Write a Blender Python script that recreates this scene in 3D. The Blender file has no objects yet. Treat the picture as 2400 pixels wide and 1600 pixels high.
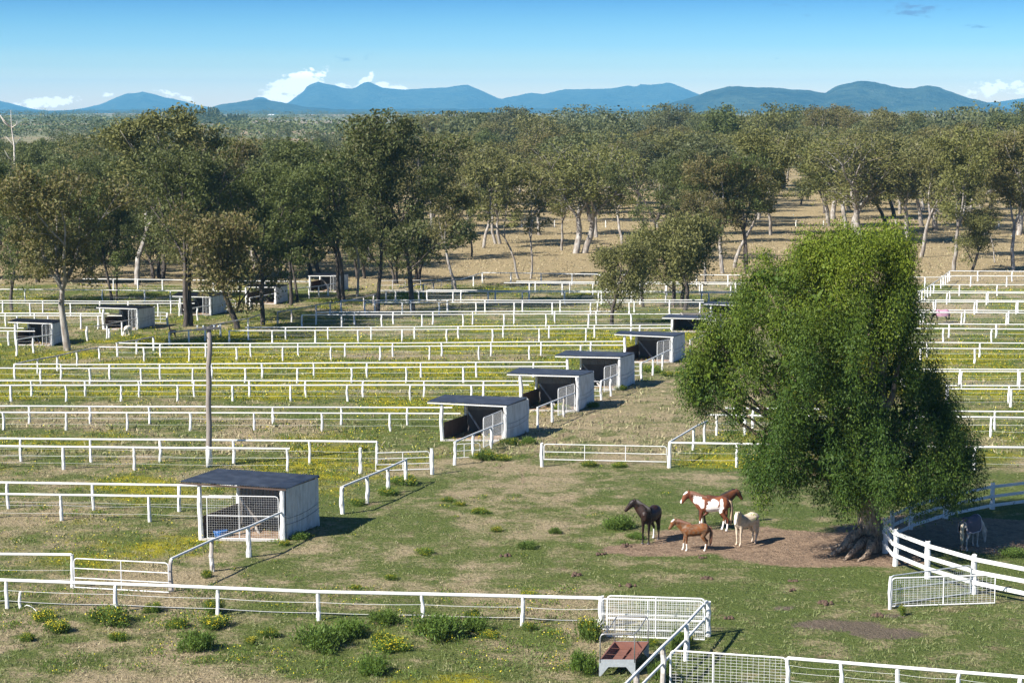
import bpy, bmesh, math, random
import numpy as np
from mathutils import Vector, Matrix, noise

# ------------------------------------------------------------------ camera
R = math.radians
W0, H0, F0, HC, HOR = 2400.0, 1600.0, 4500.0, 18.0, 262.0
PITCH = math.atan((H0 / 2 - HOR) / F0)
CP, SP = math.cos(PITCH), math.sin(PITCH)
scn = bpy.context.scene
COL = scn.collection
cam = bpy.data.objects.new('camera', bpy.data.cameras.new('camera'))
COL.objects.link(cam)
cam.location = (0, 0, HC)
cam.rotation_euler = (math.pi / 2 - PITCH, 0, 0)
cam.data.sensor_width = 36
cam.data.lens = 36 * F0 / W0
cam.data.clip_start = 1.0
cam.data.clip_end = 60000
scn.camera = cam

# ------------------------------------------------------------------ light
SUN_EL = R(38)
SUN_TO = Vector((-math.cos(R(33)), -math.sin(R(33)), 0))          # direction (in plan) towards the sun
sun = bpy.data.objects.new('sun', bpy.data.lights.new('sun', 'SUN'))
COL.objects.link(sun)
sun.data.energy = 5.0
sun.data.angle = R(0.5)
sun.data.color = (1.0, 0.95, 0.87)
sd = Vector((SUN_TO.x * math.cos(SUN_EL), SUN_TO.y * math.cos(SUN_EL), math.sin(SUN_EL)))
sun.rotation_euler = sd.to_track_quat('Z', 'Y').to_euler()
scn.view_settings.view_transform = 'Standard'
scn.view_settings.look = 'None'
scn.view_settings.exposure = 1.22
scn.view_settings.gamma = 1.0
scn.view_settings.use_curve_mapping = False
scn.cycles.volume_bounces = 0
scn.cycles.max_bounces = 5
scn.cycles.transparent_max_bounces = 4

class NT:
    """small helper round a node tree"""
    def __init__(s, tree):
        s.t = tree; s.n = tree.nodes; s.l = tree.links
    def new(s, typ, **kw):
        n = s.n.new(typ)
        for k, v in kw.items():
            setattr(n, k, v)
        return n
    def put(s, sock, val):
        if hasattr(val, 'default_value') and hasattr(val, 'is_output'):
            s.l.new(val, sock)
        elif isinstance(val, (tuple, list)) and len(val) == 3 and sock.type == 'RGBA':
            sock.default_value = (*val, 1)
        else:
            sock.default_value = val
    def math(s, op, a, b=None, c=None, clamp=False):
        n = s.new('ShaderNodeMath', operation=op, use_clamp=clamp)
        s.put(n.inputs[0], a)
        if b is not None: s.put(n.inputs[1], b)
        if c is not None: s.put(n.inputs[2], c)
        return n.outputs[0]
    def mix(s, f, a, b, mode='MIX'):
        n = s.new('ShaderNodeMix', data_type='RGBA', blend_type=mode)
        s.put(n.inputs[0], f); s.put(n.inputs[6], a); s.put(n.inputs[7], b)
        return n.outputs[2]
    def noise(s, vec, scale, detail=3, rough=0.55):
        n = s.new('ShaderNodeTexNoise')
        n.inputs['Scale'].default_value = scale
        n.inputs['Detail'].default_value = detail
        n.inputs['Roughness'].default_value = rough
        if vec is not None: s.l.new(vec, n.inputs['Vector'])
        return n.outputs['Fac']
    def maprange(s, v, a, b, c=0.0, d=1.0, smooth=True):
        n = s.new('ShaderNodeMapRange')
        n.interpolation_type = 'SMOOTHSTEP' if smooth else 'LINEAR'
        s.put(n.inputs[0], v)
        for i, x in enumerate((a, b, c, d)):
            n.inputs[i + 1].default_value = x
        return n.outputs[0]
    def scalevec(s, vec, sc):
        n = s.new('ShaderNodeMapping')
        n.inputs['Scale'].default_value = sc
        s.l.new(vec, n.inputs['Vector'])
        return n.outputs[0]

world = bpy.data.worlds.new('World')
scn.world = world
world.use_nodes = True
w = NT(world.node_tree)
w.n.clear()
sky = w.new('ShaderNodeTexSky', sky_type='NISHITA', sun_disc=False)
sky.sun_elevation = SUN_EL
sky.sun_rotation = math.atan2(SUN_TO.x, SUN_TO.y) % (2 * math.pi)
sky.air_density = 1.0
sky.dust_density = 0.6
sky.ozone_density = 2.0
tc = w.new('ShaderNodeTexCoord').outputs['Generated']
sep = w.new('ShaderNodeSeparateXYZ')
w.l.new(tc, sep.inputs[0])
SX, SY, SZ = sep.outputs
az = w.math('MULTIPLY', w.math('ARCTAN2', SX, SY), F0)             # picture-like units, but fixed to the sky itself
el = w.math('MULTIPLY', w.math('ARCSINE', SZ), F0)
# the blue deepens quickly above the horizon and goes on evenly overhead
ramp = w.new('ShaderNodeValToRGB')
cr = ramp.color_ramp
cr.elements[0].position = 0.0; cr.elements[0].color = (3.4, 2.65, 2.05, 1)
cr.elements[1].position = 1.0; cr.elements[1].color = (0.15, 0.50, 1.10, 1)
for f, c in ((.067, (3.3, 2.6, 2.0)), (.19, (2.4, 2.2, 1.93)), (.31, (1.26, 1.52, 1.70)), (.46, (.67, 1.12, 1.62)), (.61, (.42, .86, 1.42)), (.764, (.23, .60, 1.20))):
    e = cr.elements.new(f); e.color = (*c, 1)
w.put(ramp.inputs[0], w.maprange(el, 0, 330, smooth=False))
tint = w.mix(w.maprange(el, 300, 3500), ramp.outputs[0], (.55, .76, .95))
skyc = w.mix(1.0, sky.outputs[0], tint, 'MULTIPLY')
# low cumulus behind the ranges, thin grey streaks higher up
comb = w.new('ShaderNodeCombineXYZ')
w.put(comb.inputs[0], w.math('MULTIPLY', az, 0.012))
w.put(comb.inputs[1], w.math('MULTIPLY', el, 0.020))
cn = w.noise(comb.outputs[0], 3.4, 8, 0.62)
def cloud(u, v, ru, rv, k=1.0, slant=0.0):
    a0, e0 = (u - 1200), (HOR - v)
    da = w.math('DIVIDE', w.math('SUBTRACT', az, a0), ru)
    de_ = w.math('SUBTRACT', w.math('SUBTRACT', el, e0), w.math('MULTIPLY', w.math('SUBTRACT', az, a0), slant))
    de = w.math('DIVIDE', de_, rv)
    d2 = w.math('ADD', w.math('MULTIPLY', da, da), w.math('MULTIPLY', de, de))
    return w.math('MULTIPLY', w.math('SUBTRACT', 1.0, d2, clamp=True), k)
tot = None
for c in [(695, 200, 92, 34, 1.25, 0.34), (665, 228, 72, 28, 1.05, 0.1), (860, 192, 26, 18, 1.0, .6), (800, 205, 45, 10, .9, 0), (910, 205, 55, 13, 1.0, -.1),
          (130, 243, 95, 20, .95, .12), (175, 228, 30, 10, .35, .2), (275, 222, 20, 8, .6, .2), (430, 226, 60, 10, .7, -.2), (2290, 212, 65, 22, .95, .25),
          (2370, 208, 70, 20, .85, 0), (2260, 200, 50, 14, .3, 0), (-150, 235, 120, 25, .8, .1), (2600, 215, 160, 30, .9, .05), (3100, 190, 250, 40, .9, .05), (-700, 200, 260, 40, .9, -.05)]:
    m = cloud(*c)
    tot = m if tot is None else w.math('MAXIMUM', tot, m)
cden = w.maprange(w.math('MULTIPLY_ADD', cn, 3.6, w.math('SUBTRACT', tot, 2.15)), 0.0, 0.45)
cden = w.math('MULTIPLY', cden, w.math('MINIMUM', w.math('MULTIPLY', tot, 4.0), 1.0))
skyc = w.mix(w.math('MULTIPLY', cden, 0.85), skyc, (22, 20, 18.5))
comb2 = w.new('ShaderNodeCombineXYZ')
w.put(comb2.inputs[0], w.math('MULTIPLY', az, 0.016))
w.put(comb2.inputs[1], w.math('MULTIPLY', el, 0.05))
cn2 = w.noise(comb2.outputs[0], 1.5, 5, 0.6)
tot = None
for c in [(2115, 32, 150, 26, 1.1, -.03), (1850, 20, 90, 9, .8, 0), (2260, 72, 70, 8, .8, 0), (1880, 45, 60, 6, .6, 0), (2230, 115, 60, 5, .5, 0), (2330, 95, 50, 5, .5, 0),
          (815, 140, 36, 14, 1.1, 0), (868, 136, 18, 12, 1.1, 0), (1700, 8, 50, 5, .5, 0), (1800, 140, 120, 6, .4, 0), (1240, 208, 28, 6, .6, 0), (1735, 170, 10, 10, .4, 0), (980, 182, 20, 4, .4, 0), (1050, 178, 20, 4, .4, 0)]:
    m = cloud(*c)
    tot = m if tot is None else w.math('MAXIMUM', tot, m)
sden = w.math('MULTIPLY', w.maprange(w.math('MULTIPLY_ADD', cn2, 4.5, w.math('SUBTRACT', tot, 2.95)), 0.0, 0.9), w.math('MINIMUM', w.math('MULTIPLY', tot, 2.0), 1.0))
skyc = w.mix(w.math('MULTIPLY', sden, 0.75), skyc, (1.25, 2.4, 4.6))
bg = w.new('ShaderNodeBackground')
w.l.new(skyc, bg.inputs[0])
bg.inputs[1].default_value = 0.055
wo = w.new('ShaderNodeOutputWorld')
w.l.new(bg.outputs[0], wo.inputs[0])

# ------------------------------------------------------------------ geometry helpers
def P(u, v, z=0.0):
    """world point at height z seen at (u, v) of the 2400 x 1600 photograph"""
    a, b = (u - W0 / 2) / F0, (v - H0 / 2) / F0
    d = Vector((a, CP - b * SP, -SP - b * CP))
    return Vector((0, 0, HC)) + d * ((z - HC) / d.z)
def hgt(p, v):
    """height of the point above ground point p that shows at row v"""
    k = (H0 / 2 - v) / F0
    return HC + (k * p.y * CP - p.y * SP) / (CP + k * SP)
def xat(u, y, z=0.0):
    return (u - W0 / 2) / F0 * (y * CP - (z - HC) * SP)

def tag(o, label=None, cat=None, group=None, kind=None):
    if label: o['label'] = label
    if cat: o['category'] = cat
    if group: o['group'] = group
    if kind: o['kind'] = kind
    return o
def thing(name, label, cat, loc=(0, 0, 0), rz=0, group=None, scale=1):
    o = bpy.data.objects.new(name, None)
    o.empty_display_size = 0.3
    COL.objects.link(o)
    o.location = loc
    o.rotation_euler = (0, 0, rz)
    o.scale = (scale,) * 3
    return tag(o, label, cat, group)
def link(name, me, parent=None, loc=None):
    o = bpy.data.objects.new(name, me)
    COL.objects.link(o)
    if parent: o.parent = parent
    if loc is not None: o.location = loc
    return o

class MB:
    """collects boxes, tubes and faces, builds them as one mesh"""
    def __init__(s): s.v = []; s.f = []
    def add(s, vs, fs):
        b = len(s.v)
        s.v += [tuple(x) for x in vs]
        s.f += [tuple(b + i for i in f) for f in fs]
        return s
    def tube(s, pts, rad, n=8, flat=1.0, cap=True):
        pts = [Vector(p) for p in pts]
        if not isinstance(rad, (list, tuple)): rad = [rad] * len(pts)
        vs = []; fs = []
        ref = None
        for i, p in enumerate(pts):
            t = (pts[min(i + 1, len(pts) - 1)] - pts[max(i - 1, 0)])
            if t.length < 1e-9: t = Vector((0, 0, 1))
            t.normalize()
            if ref is None:
                ref = Vector((1, 0, 0)) if abs(t.x) < 0.8 else Vector((0, 1, 0))
            a = (ref - t * ref.dot(t))
            if a.length < 1e-4: a = t.orthogonal()
            a.normalize(); ref = a
            b = t.cross(a)
            r = rad[i]
            ra, rb = r if isinstance(r, (tuple, list)) else (r, r * flat)
            for k in range(n):
                th = 2 * math.pi * k / n
                vs.append(p + a * (math.cos(th) * ra) + b * (math.sin(th) * rb))
        for i in range(len(pts) - 1):
            for k in range(n):
                k2 = (k + 1) % n
                fs.append((i * n + k, i * n + k2, (i + 1) * n + k2, (i + 1) * n + k))
        if cap:
            fs.append(tuple(range(n - 1, -1, -1)))
            fs.append(tuple((len(pts) - 1) * n + k for k in range(n)))
        return s.add(vs, fs)
    def beam(s, a, b, w, h, up=(0, 0, 1)):
        """rectangular bar from a to b, w across, h along up"""
        a, b, up = Vector(a), Vector(b), Vector(up)
        t = (b - a).normalized()
        sdv = t.cross(up)
        if sdv.length < 1e-4: sdv = t.orthogonal()
        sdv.normalize(); u = sdv.cross(t)
        vs = [p + sdv * (w / 2 * i) + u * (h / 2 * j) for p in (a, b) for i, j in ((-1, -1), (1, -1), (1, 1), (-1, 1))]
        return s.add(vs, [(0, 1, 2, 3), (7, 6, 5, 4), (0, 4, 5, 1), (1, 5, 6, 2), (2, 6, 7, 3), (3, 7, 4, 0)])
    def box(s, lo, hi):
        x0, y0, z0 = lo; x1, y1, z1 = hi
        return s.add([(x0, y0, z0), (x1, y0, z0), (x1, y1, z0), (x0, y1, z0), (x0, y0, z1), (x1, y0, z1), (x1, y1, z1), (x0, y1, z1)],
                     [(3, 2, 1, 0), (4, 5, 6, 7), (0, 1, 5, 4), (1, 2, 6, 5), (2, 3, 7, 6), (3, 0, 4, 7)])
    def mesh(s, name, mat, off=None, smooth=False):
        me = bpy.data.meshes.new(name)
        vs = s.v if off is None else [(x - off[0], y - off[1], z - off[2]) for x, y, z in s.v]
        me.from_pydata(vs, [], s.f)
        if mat: me.materials.append(mat)
        if smooth: me.polygons.foreach_set('use_smooth', [True] * len(me.polygons))
        me.update()
        return me
    def build(s, name, mat, parent=None, smooth=False):
        """s holds world coordinates when the parent is an unrotated empty"""
        off = parent.location if parent else None
        return link(name, s.mesh(name, mat, off, smooth), parent)

def mesh_np(name, V, Q, mat, smooth=False, attrs=None):
    me = bpy.data.meshes.new(name)
    V = np.asarray(V, dtype=np.float32); Q = np.asarray(Q, dtype=np.int32)
    n = Q.shape[1]
    me.vertices.add(len(V)); me.vertices.foreach_set('co', V.ravel())
    me.loops.add(Q.size); me.loops.foreach_set('vertex_index', Q.ravel())
    me.polygons.add(len(Q))
    me.polygons.foreach_set('loop_start', np.arange(0, Q.size, n, dtype=np.int32))
    me.polygons.foreach_set('loop_total', np.full(len(Q), n, dtype=np.int32))
    if smooth: me.polygons.foreach_set('use_smooth', np.ones(len(Q), dtype=bool))
    me.update(calc_edges=True)
    if mat: me.materials.append(mat)
    for k, a in (attrs or {}).items():
        a = np.asarray(a, dtype=np.float32)
        if a.ndim == 1:
            at = me.attributes.new(k, 'FLOAT', 'POINT'); at.data.foreach_set('value', a)
        else:
            at = me.color_attributes.new(k, 'FLOAT_COLOR', 'POINT'); at.data.foreach_set('color', a.ravel())
    return me

def rhombs(C, D, S, l, wd):
    """leaf shaped quads: centres, long directions, side directions"""
    l = np.asarray(l)[:, None] if np.ndim(l) else l
    wd = np.asarray(wd)[:, None] if np.ndim(wd) else wd
    V = np.stack([C - D * l * .5, C + S * wd * .5 - D * l * .1, C + D * l * .5, C - S * wd * .5 - D * l * .1], axis=1).reshape(-1, 3)
    return V, np.arange(len(C) * 4).reshape(-1, 4)
def unit(a):
    return a / np.maximum(np.linalg.norm(a, axis=-1, keepdims=True), 1e-9)

# ------------------------------------------------------------------ materials
def mat(name, fn):
    m = bpy.data.materials.new(name)
    m.use_nodes = True
    t = NT(m.node_tree)
    b = t.n['Principled BSDF']
    fn(t, b)
    return m
def objcoord(t): return t.new('ShaderNodeTexCoord').outputs['Object']
def worldpos(t): return t.new('ShaderNodeNewGeometry').outputs['Position']
def bump(t, b, h, dist=0.02, strength=0.6):
    n = t.new('ShaderNodeBump')
    n.inputs['Distance'].default_value = dist
    n.inputs['Strength'].default_value = strength
    t.l.new(h, n.inputs['Height']); t.l.new(n.outputs[0], b.inputs['Normal'])

def m_paint(t, b, dirt=0.5, base=(.68, .68, .66), under=(.17, .13, .10)):
    p = worldpos(t)
    n1 = t.noise(t.scalevec(p, (7, 7, 2.2)), 2.0, 5, .62)
    n2 = t.noise(p, 1.1, 3)
    n3 = t.noise(t.scalevec(p, (30, 30, 6)), 1.0, 3)
    chip = t.maprange(t.math('ADD', n1, t.math('MULTIPLY', n2, 0.30)), .90 - .15 * dirt, .98 - .15 * dirt)
    c = t.mix(t.maprange(n3, .3, .75, 0, .55), base, (.50, .49, .46))
    c = t.mix(chip, c, under)
    t.l.new(c, b.inputs['Base Color']); b.inputs['Roughness'].default_value = .7
    bump(t, b, n3, .01, .5)
PAINT = mat('white_paint', lambda t, b: m_paint(t, b, .45))
PAINT_OLD = mat('worn_white_paint', lambda t, b: m_paint(t, b, .95))
def m_weather(t, b):
    p = worldpos(t)
    n = t.noise(t.scalevec(p, (3, 3, 3)), 3.0, 5, .6)
    c = t.mix(n, (.20, .17, .14), (.46, .43, .40))
    c = t.mix(t.maprange(t.noise(p, 1.6, 2), .52, .62, 0, .55), c, (.66, .66, .65))
    t.l.new(c, b.inputs['Base Color']); b.inputs['Roughness'].default_value = .85
WEATHER = mat('weathered_timber', m_weather)
def m_pole(t, b):
    p = worldpos(t)
    n = t.noise(t.scalevec(p, (14, 14, 1.2)), 2.0, 4, .6)
    sp = t.new('ShaderNodeSeparateXYZ'); t.l.new(p, sp.inputs[0])
    c = t.mix(n, (.10, .08, .07), (.33, .29, .26))
    edge = t.math('ADD', sp.outputs[2], t.math('MULTIPLY', t.noise(p, 5, 2), .25))
    c = t.mix(t.maprange(edge, 1.18, 1.24), (.76, .77, .76), c)
    t.l.new(c, b.inputs['Base Color']); b.inputs['Roughness'].default_value = .85
    bump(t, b, n, .03, .6)
POLE = mat('pole_timber', m_pole)
def m_simple(col, rough=.6, metal=0.0, var=.25, sc=6.0):
    def fn(t, b):
        p = objcoord(t)
        n = t.noise(p, sc, 4)
        c = t.mix(n, tuple(x * (1 - var) for x in col), tuple(min(1, x * (1 + var)) for x in col))
        t.l.new(c, b.inputs['Base Color']); b.inputs['Roughness'].default_value = rough; b.inputs['Metallic'].default_value = metal
    return fn
STEEL = mat('painted_steel_tube', m_simple((.66, .66, .65), .5, .0, .15))
GALV = mat('galvanised_steel', m_simple((.44, .47, .49), .5, .35, .3, 9))
TUBE = mat('dull_steel_pipe', m_simple((.30, .30, .30), .5, .5, .3, 9))
RUST = mat('rusty_steel', m_simple((.16, .065, .045), .85, 0, .4, 5))
BLUEP = mat('blue_plastic', m_simple((.02, .14, .42), .4, 0, .1))
DARKMETAL = mat('dark_metal', m_simple((.06, .06, .065), .6, .3))
def m_roof(t, b):
    p = worldpos(t)
    n = t.noise(t.scalevec(p, (1.2, 1.2, 1.2)), 1.4, 4, .6)
    n2 = t.noise(p, 12, 3)
    c = t.mix(t.maprange(n, .35, .7), (.150, .157, .168), (.235, .242, .250))
    c = t.mix(t.maprange(n2, .5, .8, 0, .3), c, (.20, .18, .165))
    t.l.new(c, b.inputs['Base Color']); b.inputs['Roughness'].default_value = .7; b.inputs['Metallic'].default_value = .0
ROOF = mat('roof_iron', m_roof)
def m_roofold(t, b):
    p = worldpos(t)
    c = t.mix(t.noise(p, 1.5, 4), (.06, .05, .045), (.17, .15, .14))
    t.l.new(c, b.inputs['Base Color']); b.inputs['Roughness'].default_value = .8
ROOF_OLD = mat('weathered_roof_iron', m_roofold)
def m_wallsheet(t, b):
    p = worldpos(t)
    n = t.noise(t.scalevec(p, (2, 2, .7)), 2.0, 5, .6)
    sp = t.new('ShaderNodeSeparateXYZ'); t.l.new(p, sp.inputs[0])
    c = t.mix(t.maprange(n, .35, .75), (.58, .58, .57), (.40, .39, .37))
    low = t.maprange(t.math('ADD', sp.outputs[2], t.math('MULTIPLY', n, .4)), .2, .55, 1, 0)
    c = t.mix(t.math('MULTIPLY', low, .4), c, (.34, .30, .25))
    t.l.new(c, b.inputs['Base Color']); b.inputs['Roughness'].default_value = .6
WALLSHEET = mat('painted_iron_sheet', m_wallsheet)
BOARD = mat('brown_board', m_simple((.085, .055, .042), .85, 0, .45, 3))
INNER = mat('dark_inner_boards', m_simple((.13, .115, .105), .85, 0, .4, 3))
LINING = mat('dusty_iron_lining', m_simple((.20, .20, .20), .7, .1, .3, 3))
def m_floor(t, b):
    p = worldpos(t)
    n = t.noise(p, 3.5, 5, .65)
    t.l.new(t.mix(t.maprange(n, .35, .65), (.17, .10, .06), (.36, .25, .16)), b.inputs['Base Color']); b.inputs['Roughness'].default_value = .95
    bump(t, b, n, .08, .8)
FLOOR = mat('dirt_and_straw', m_floor)
CONC = mat('concrete', m_simple((.42, .39, .36), .85, 0, .2, 4))

def m_leaf(c1, c2, c3, trans=.3, attr=None, c4=None):
    def fn(t, b):
        rnd = t.new('ShaderNodeNewGeometry').outputs['Random Per Island']
        orn = t.new('ShaderNodeObjectInfo').outputs['Random']
        c = t.mix(rnd, c1, c2)
        c = t.mix(t.math('MULTIPLY', orn, .9), c, t.mix(rnd, c3, c1))
        o2 = t.math('FRACT', t.math('MULTIPLY', orn, 17.3))
        c = t.mix(t.math('MULTIPLY', o2, .45), c, t.mix(rnd, (c1[0] * .9, c1[1] * 1.15, c1[2] * .7), (c2[0] * 1.1, c2[1] * 1.25, c2[2] * .7)))
        if attr:
            a = t.new('ShaderNodeAttribute', attribute_name=attr)
            c = t.mix(a.outputs['Fac'], c, t.mix(rnd, c4[0], c4[1]))
        t.l.new(c, b.inputs['Base Color'])
        b.inputs['Roughness'].default_value = .55
        b.inputs['Specular IOR Level'].default_value = .15
        tr = t.new('ShaderNodeBsdfTranslucent')
        t.l.new(t.mix(.5, c, (.20, .24, .04), 'MIX'), tr.inputs[0])
        ms = t.new('ShaderNodeMixShader')
        ms.inputs[0].default_value = trans
        out = t.n['Material Output']
        t.l.new(b.outputs[0], ms.inputs[1]); t.l.new(tr.outputs[0], ms.inputs[2])
        t.l.new(ms.outputs[0], out.inputs['Surface'])
    return fn
LEAF_GUM = mat('gum_leaves', m_leaf((.085, .090, .030), (.180, .170, .068), (.165, .115, .055), .2))
LEAF_DARK = mat('ironbark_leaves', m_leaf((.055, .072, .022), (.115, .128, .046), (.11, .10, .048), .2))
LEAF_FAR = mat('distant_leaves', m_leaf((.060, .075, .034), (.12, .125, .060), (.11, .09, .05), .15))
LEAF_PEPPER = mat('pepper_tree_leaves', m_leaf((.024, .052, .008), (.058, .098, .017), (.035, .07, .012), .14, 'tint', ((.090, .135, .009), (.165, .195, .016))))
LEAF_WEED = mat('weed_leaves', m_leaf((.055, .105, .022), (.145, .205, .045), (.12, .15, .035), .3))
def m_flower(t, b):
    rnd = t.new('ShaderNodeNewGeometry').outputs['Random Per Island']
    t.l.new(t.mix(rnd, (.55, .45, .008), (.78, .62, .02)), b.inputs['Base Color']); b.inputs['Roughness'].default_value = .6
FLOWER = mat('yellow_petals', m_flower)
def m_blade(t, b):
    a = t.new('ShaderNodeAttribute', attribute_name='dry').outputs['Fac']
    rnd = t.new('ShaderNodeNewGeometry').outputs['Random Per Island']
    g = t.mix(rnd, (.075, .105, .025), (.15, .18, .05))
    d = t.mix(rnd, (.19, .15, .08), (.40, .325, .20))
    t.l.new(t.mix(a, g, d), b.inputs['Base Color']); b.inputs['Roughness'].default_value = .7
BLADE = mat('grass_blades', m_blade)

def m_bark(pale):
    def fn(t, b):
        p = objcoord(t)
        n = t.noise(t.scalevec(p, (2, 2, .5)), 2.2, 5, .62)
        if pale:
            c = t.mix(t.maprange(n, .34, .62), (.34, .32, .29), (.17, .14, .115))
            sp = t.new('ShaderNodeSeparateXYZ'); t.l.new(p, sp.inputs[0])
        else:
            c = t.mix(t.maprange(n, .35, .7), (.028, .022, .018), (.105, .085, .07))
        t.l.new(c, b.inputs['Base Color']); b.inputs['Roughness'].default_value = .85
        bump(t, b, n, .05, .7)
    return fn
BARK_PALE = mat('pale_gum_bark', m_bark(True))
BARK_DARK = mat('dark_ironbark', m_bark(False))
def m_pbark(t, b):
    p = objcoord(t)
    n = t.noise(t.scalevec(p, (5, 5, 1.4)), 2.0, 6, .65)
    t.l.new(t.mix(t.maprange(n, .35, .65), (.11, .075, .052), (.42, .32, .23)), b.inputs['Base Color']); b.inputs['Roughness'].default_value = .9
    bump(t, b, n, .12, .9)
BARK_PEPPER = mat('furrowed_brown_bark', m_pbark)
DEADWOOD = mat('bleached_deadwood', m_simple((.52, .48, .43), .8, 0, .2, 2))

# ------------------------------------------------------------------ ground
def nz(x, y, s, seed=0.0):
    return noise.noise(Vector((x * s + seed, y * s - seed * .7, seed * 1.3)))
def fbm(x, y, s, seed=0.0):
    return nz(x, y, s, seed) + .5 * nz(x, y, s * 2.1, seed + 7) + .25 * nz(x, y, s * 4.3, seed + 13)
def sst(a, b, x):
    t = min(1.0, max(0.0, (x - a) / (b - a)))
    return t * t * (3 - 2 * t)
SHEDLINE = [(-30, 40), (-9.6, 81), (-.2, 105.5), (4.0, 115.5), (7.0, 124.5), (11.6, 138), (16.7, 157), (21, 168), (40, 230), (60, 300)]
def shedx(y):
    for (x0, y0), (x1, y1) in zip(SHEDLINE, SHEDLINE[1:]):
        if y <= y1: return x0 + (x1 - x0) * (y - y0) / (y1 - y0)
    return SHEDLINE[-1][0]
def seg_d(x, y, a, b):
    ax, ay = a; bx, by = b
    t = max(0, min(1, ((x - ax) * (bx - ax) + (y - ay) * (by - ay)) / ((bx - ax) ** 2 + (by - ay) ** 2)))
    return math.hypot(x - ax - t * (bx - ax), y - ay - t * (by - ay))
TR = P(2035, 1290)
DIRT = [(P(1930, 1296), 5.0, 2.5), (P(1800, 1268), 4.6, 2.9), (P(1690, 1264), 3.2, 2.6), (P(1560, 1288), 2.6, 1.3), (P(2040, 1305), 3.2, 1.7), (P(2250, 1250), 6, 4)]
STAIN = [(P(1960, 1465), 1.6, .8), (P(2080, 1485), 1.5, .7), (P(1840, 1425), .5, .3), (P(2080, 1440), .8, .35)]
TRACK = [tuple(P(*q)[:2]) for q in ((1222, 1130), (1228, 1095), (1262, 1060), (1300, 1035), (1345, 1000), (1400, 972))]
CHAN = [tuple(P(*q)[:2]) for q in ((560, 1345), (660, 1290), (760, 1240), (815, 1205), (950, 1150), (1020, 1125))]
CHAN2 = [tuple(P(*q)[:2]) for q in ((1130, 1080), (1240, 1010), (1380, 960), (1480, 905), (1580, 850))]
def masks(x, y):
    """flower, dry, dirt, stain, lush (0..1) at a ground point"""
    n1 = fbm(x, y, .16, 3.1); n2 = fbm(x, y, .06, 9.7); n3 = fbm(x, y, .45, 21.0)
    d = y
    left = sst(-1.5, .5, (shedx(y) - 1.5) - x)                      # paddocks left of the shed row
    rx = shedx(y) + 10.5 + (0 if y > 98 else (98 - y) * .9)
    right = sst(-1, 1.5, x - rx) if y > 96 else 0
    pad = max(left if y > 72 else 0, right)
    amt = .34 + .38 * n1 + .25 * n2
    band = sst(112, 122, y) * (1 - sst(150, 162, y)) * .16
    fl = pad * (.10 + .68 * sst(.22, .72, amt + band + .06 * (x < 0 and y < 85) - .06 * (y > 165))) + (1 - pad) * .40 * sst(.62, .9, amt)
    if y < 71: fl = .8 * sst(.40, .75, amt)
    fl *= 1 - sst(196, 206, y)
    dry = .14 + .72 * sst(-.30, .45, .5 * fbm(x, y, .11, 40.0) + .25 * n3)
    lane = (1 - pad)
    if y > 71: dry = max(dry, lane * sst(96, 104, y) * .55 * (1 - sst(122, 140, y)))
    dry = dry * (1 - .5 * fl)
    near_green = lane * sst(2.0, 8.0, x + 2.0 * n1) * (1 - sst(86, 96, y))
    dry *= 1 - .62 * near_green
    far = sst(192, 212, y + 4 * n1)
    dry = dry + far * (1 - dry) * .97
    dirt = 0.0
    for c, a, b in DIRT:
        q = math.hypot((x - c.x) / a, (y - c.y) / b) + .22 * n3
        dirt = max(dirt, 1 - sst(.75, 1.08, q))
    for L in (TRACK,):
        dd = min(seg_d(x, y, a, b) for a, b in zip(L, L[1:])) if 90 < y < 125 else 9
        dirt = max(dirt, .52 * (1 - sst(.05, .34, dd + .18 * n3)))
    if 70 < y < 145:
        for L in (CHAN, CHAN2):
            dd = min(seg_d(x, y, a, b) for a, b in zip(L, L[1:]))
            dirt = max(dirt, .50 * sst(-.3, .5, nz(x, y, .7, 3)) * (1 - sst(.05, .32, dd + .3 * n3)))
    st = 0.0
    for c, a, b in STAIN:
        q = math.hypot((x - c.x) / a, (y - c.y) / b) + .45 * n3
        st = max(st, 1 - sst(.7, 1.25, q))
    lush = sst(.1, .8, n2 + .3 * n3) * .7 * (1 - far) + near_green * .35
    return fl, dry, dirt, st, lush

def hill(x, y):
    if y < 900: return .035 * nz(x, y, .5) if y < 300 else 0
    k = sst(900, 3500, y)
    return k * (10 * fbm(x, y, .0009, 5) + 6 + 4 * nz(x, y, .004)) * (1 if y < 12500 else .6)
rows = [-140, -40, 10, 40, 48] + list(np.arange(52, 236, .5)) + list(np.geomspace(237, 15300, 90))
NS = 260
ss = np.linspace(-1, 1, NS)
V = []; G1 = []; G2 = []
for y in rows:
    wdt = max(46, y * .33 + 12)
    xs = [-5900] + list(ss * wdt) + [5900]
    for x in xs:
        V.append((x, y, hill(x, y) if abs(x) < 5000 else 0))
        if y < 330 and abs(x) < 200:
            fl, dr, di, st, lu = masks(x, y)
        else:
            fl, dr, di, st, lu = 0, .96, 0, 0, .25 * (nz(x, y, .01) > .1)
        G1.append((fl, dr, di, 1)); G2.append((st, lu, 0, 1))
nc = NS + 2
idx = np.arange(len(V)).reshape(len(rows), nc)
Q = np.stack([idx[:-1, :-1], idx[:-1, 1:], idx[1:, 1:], idx[1:, :-1]], -1).reshape(-1, 4)
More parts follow.
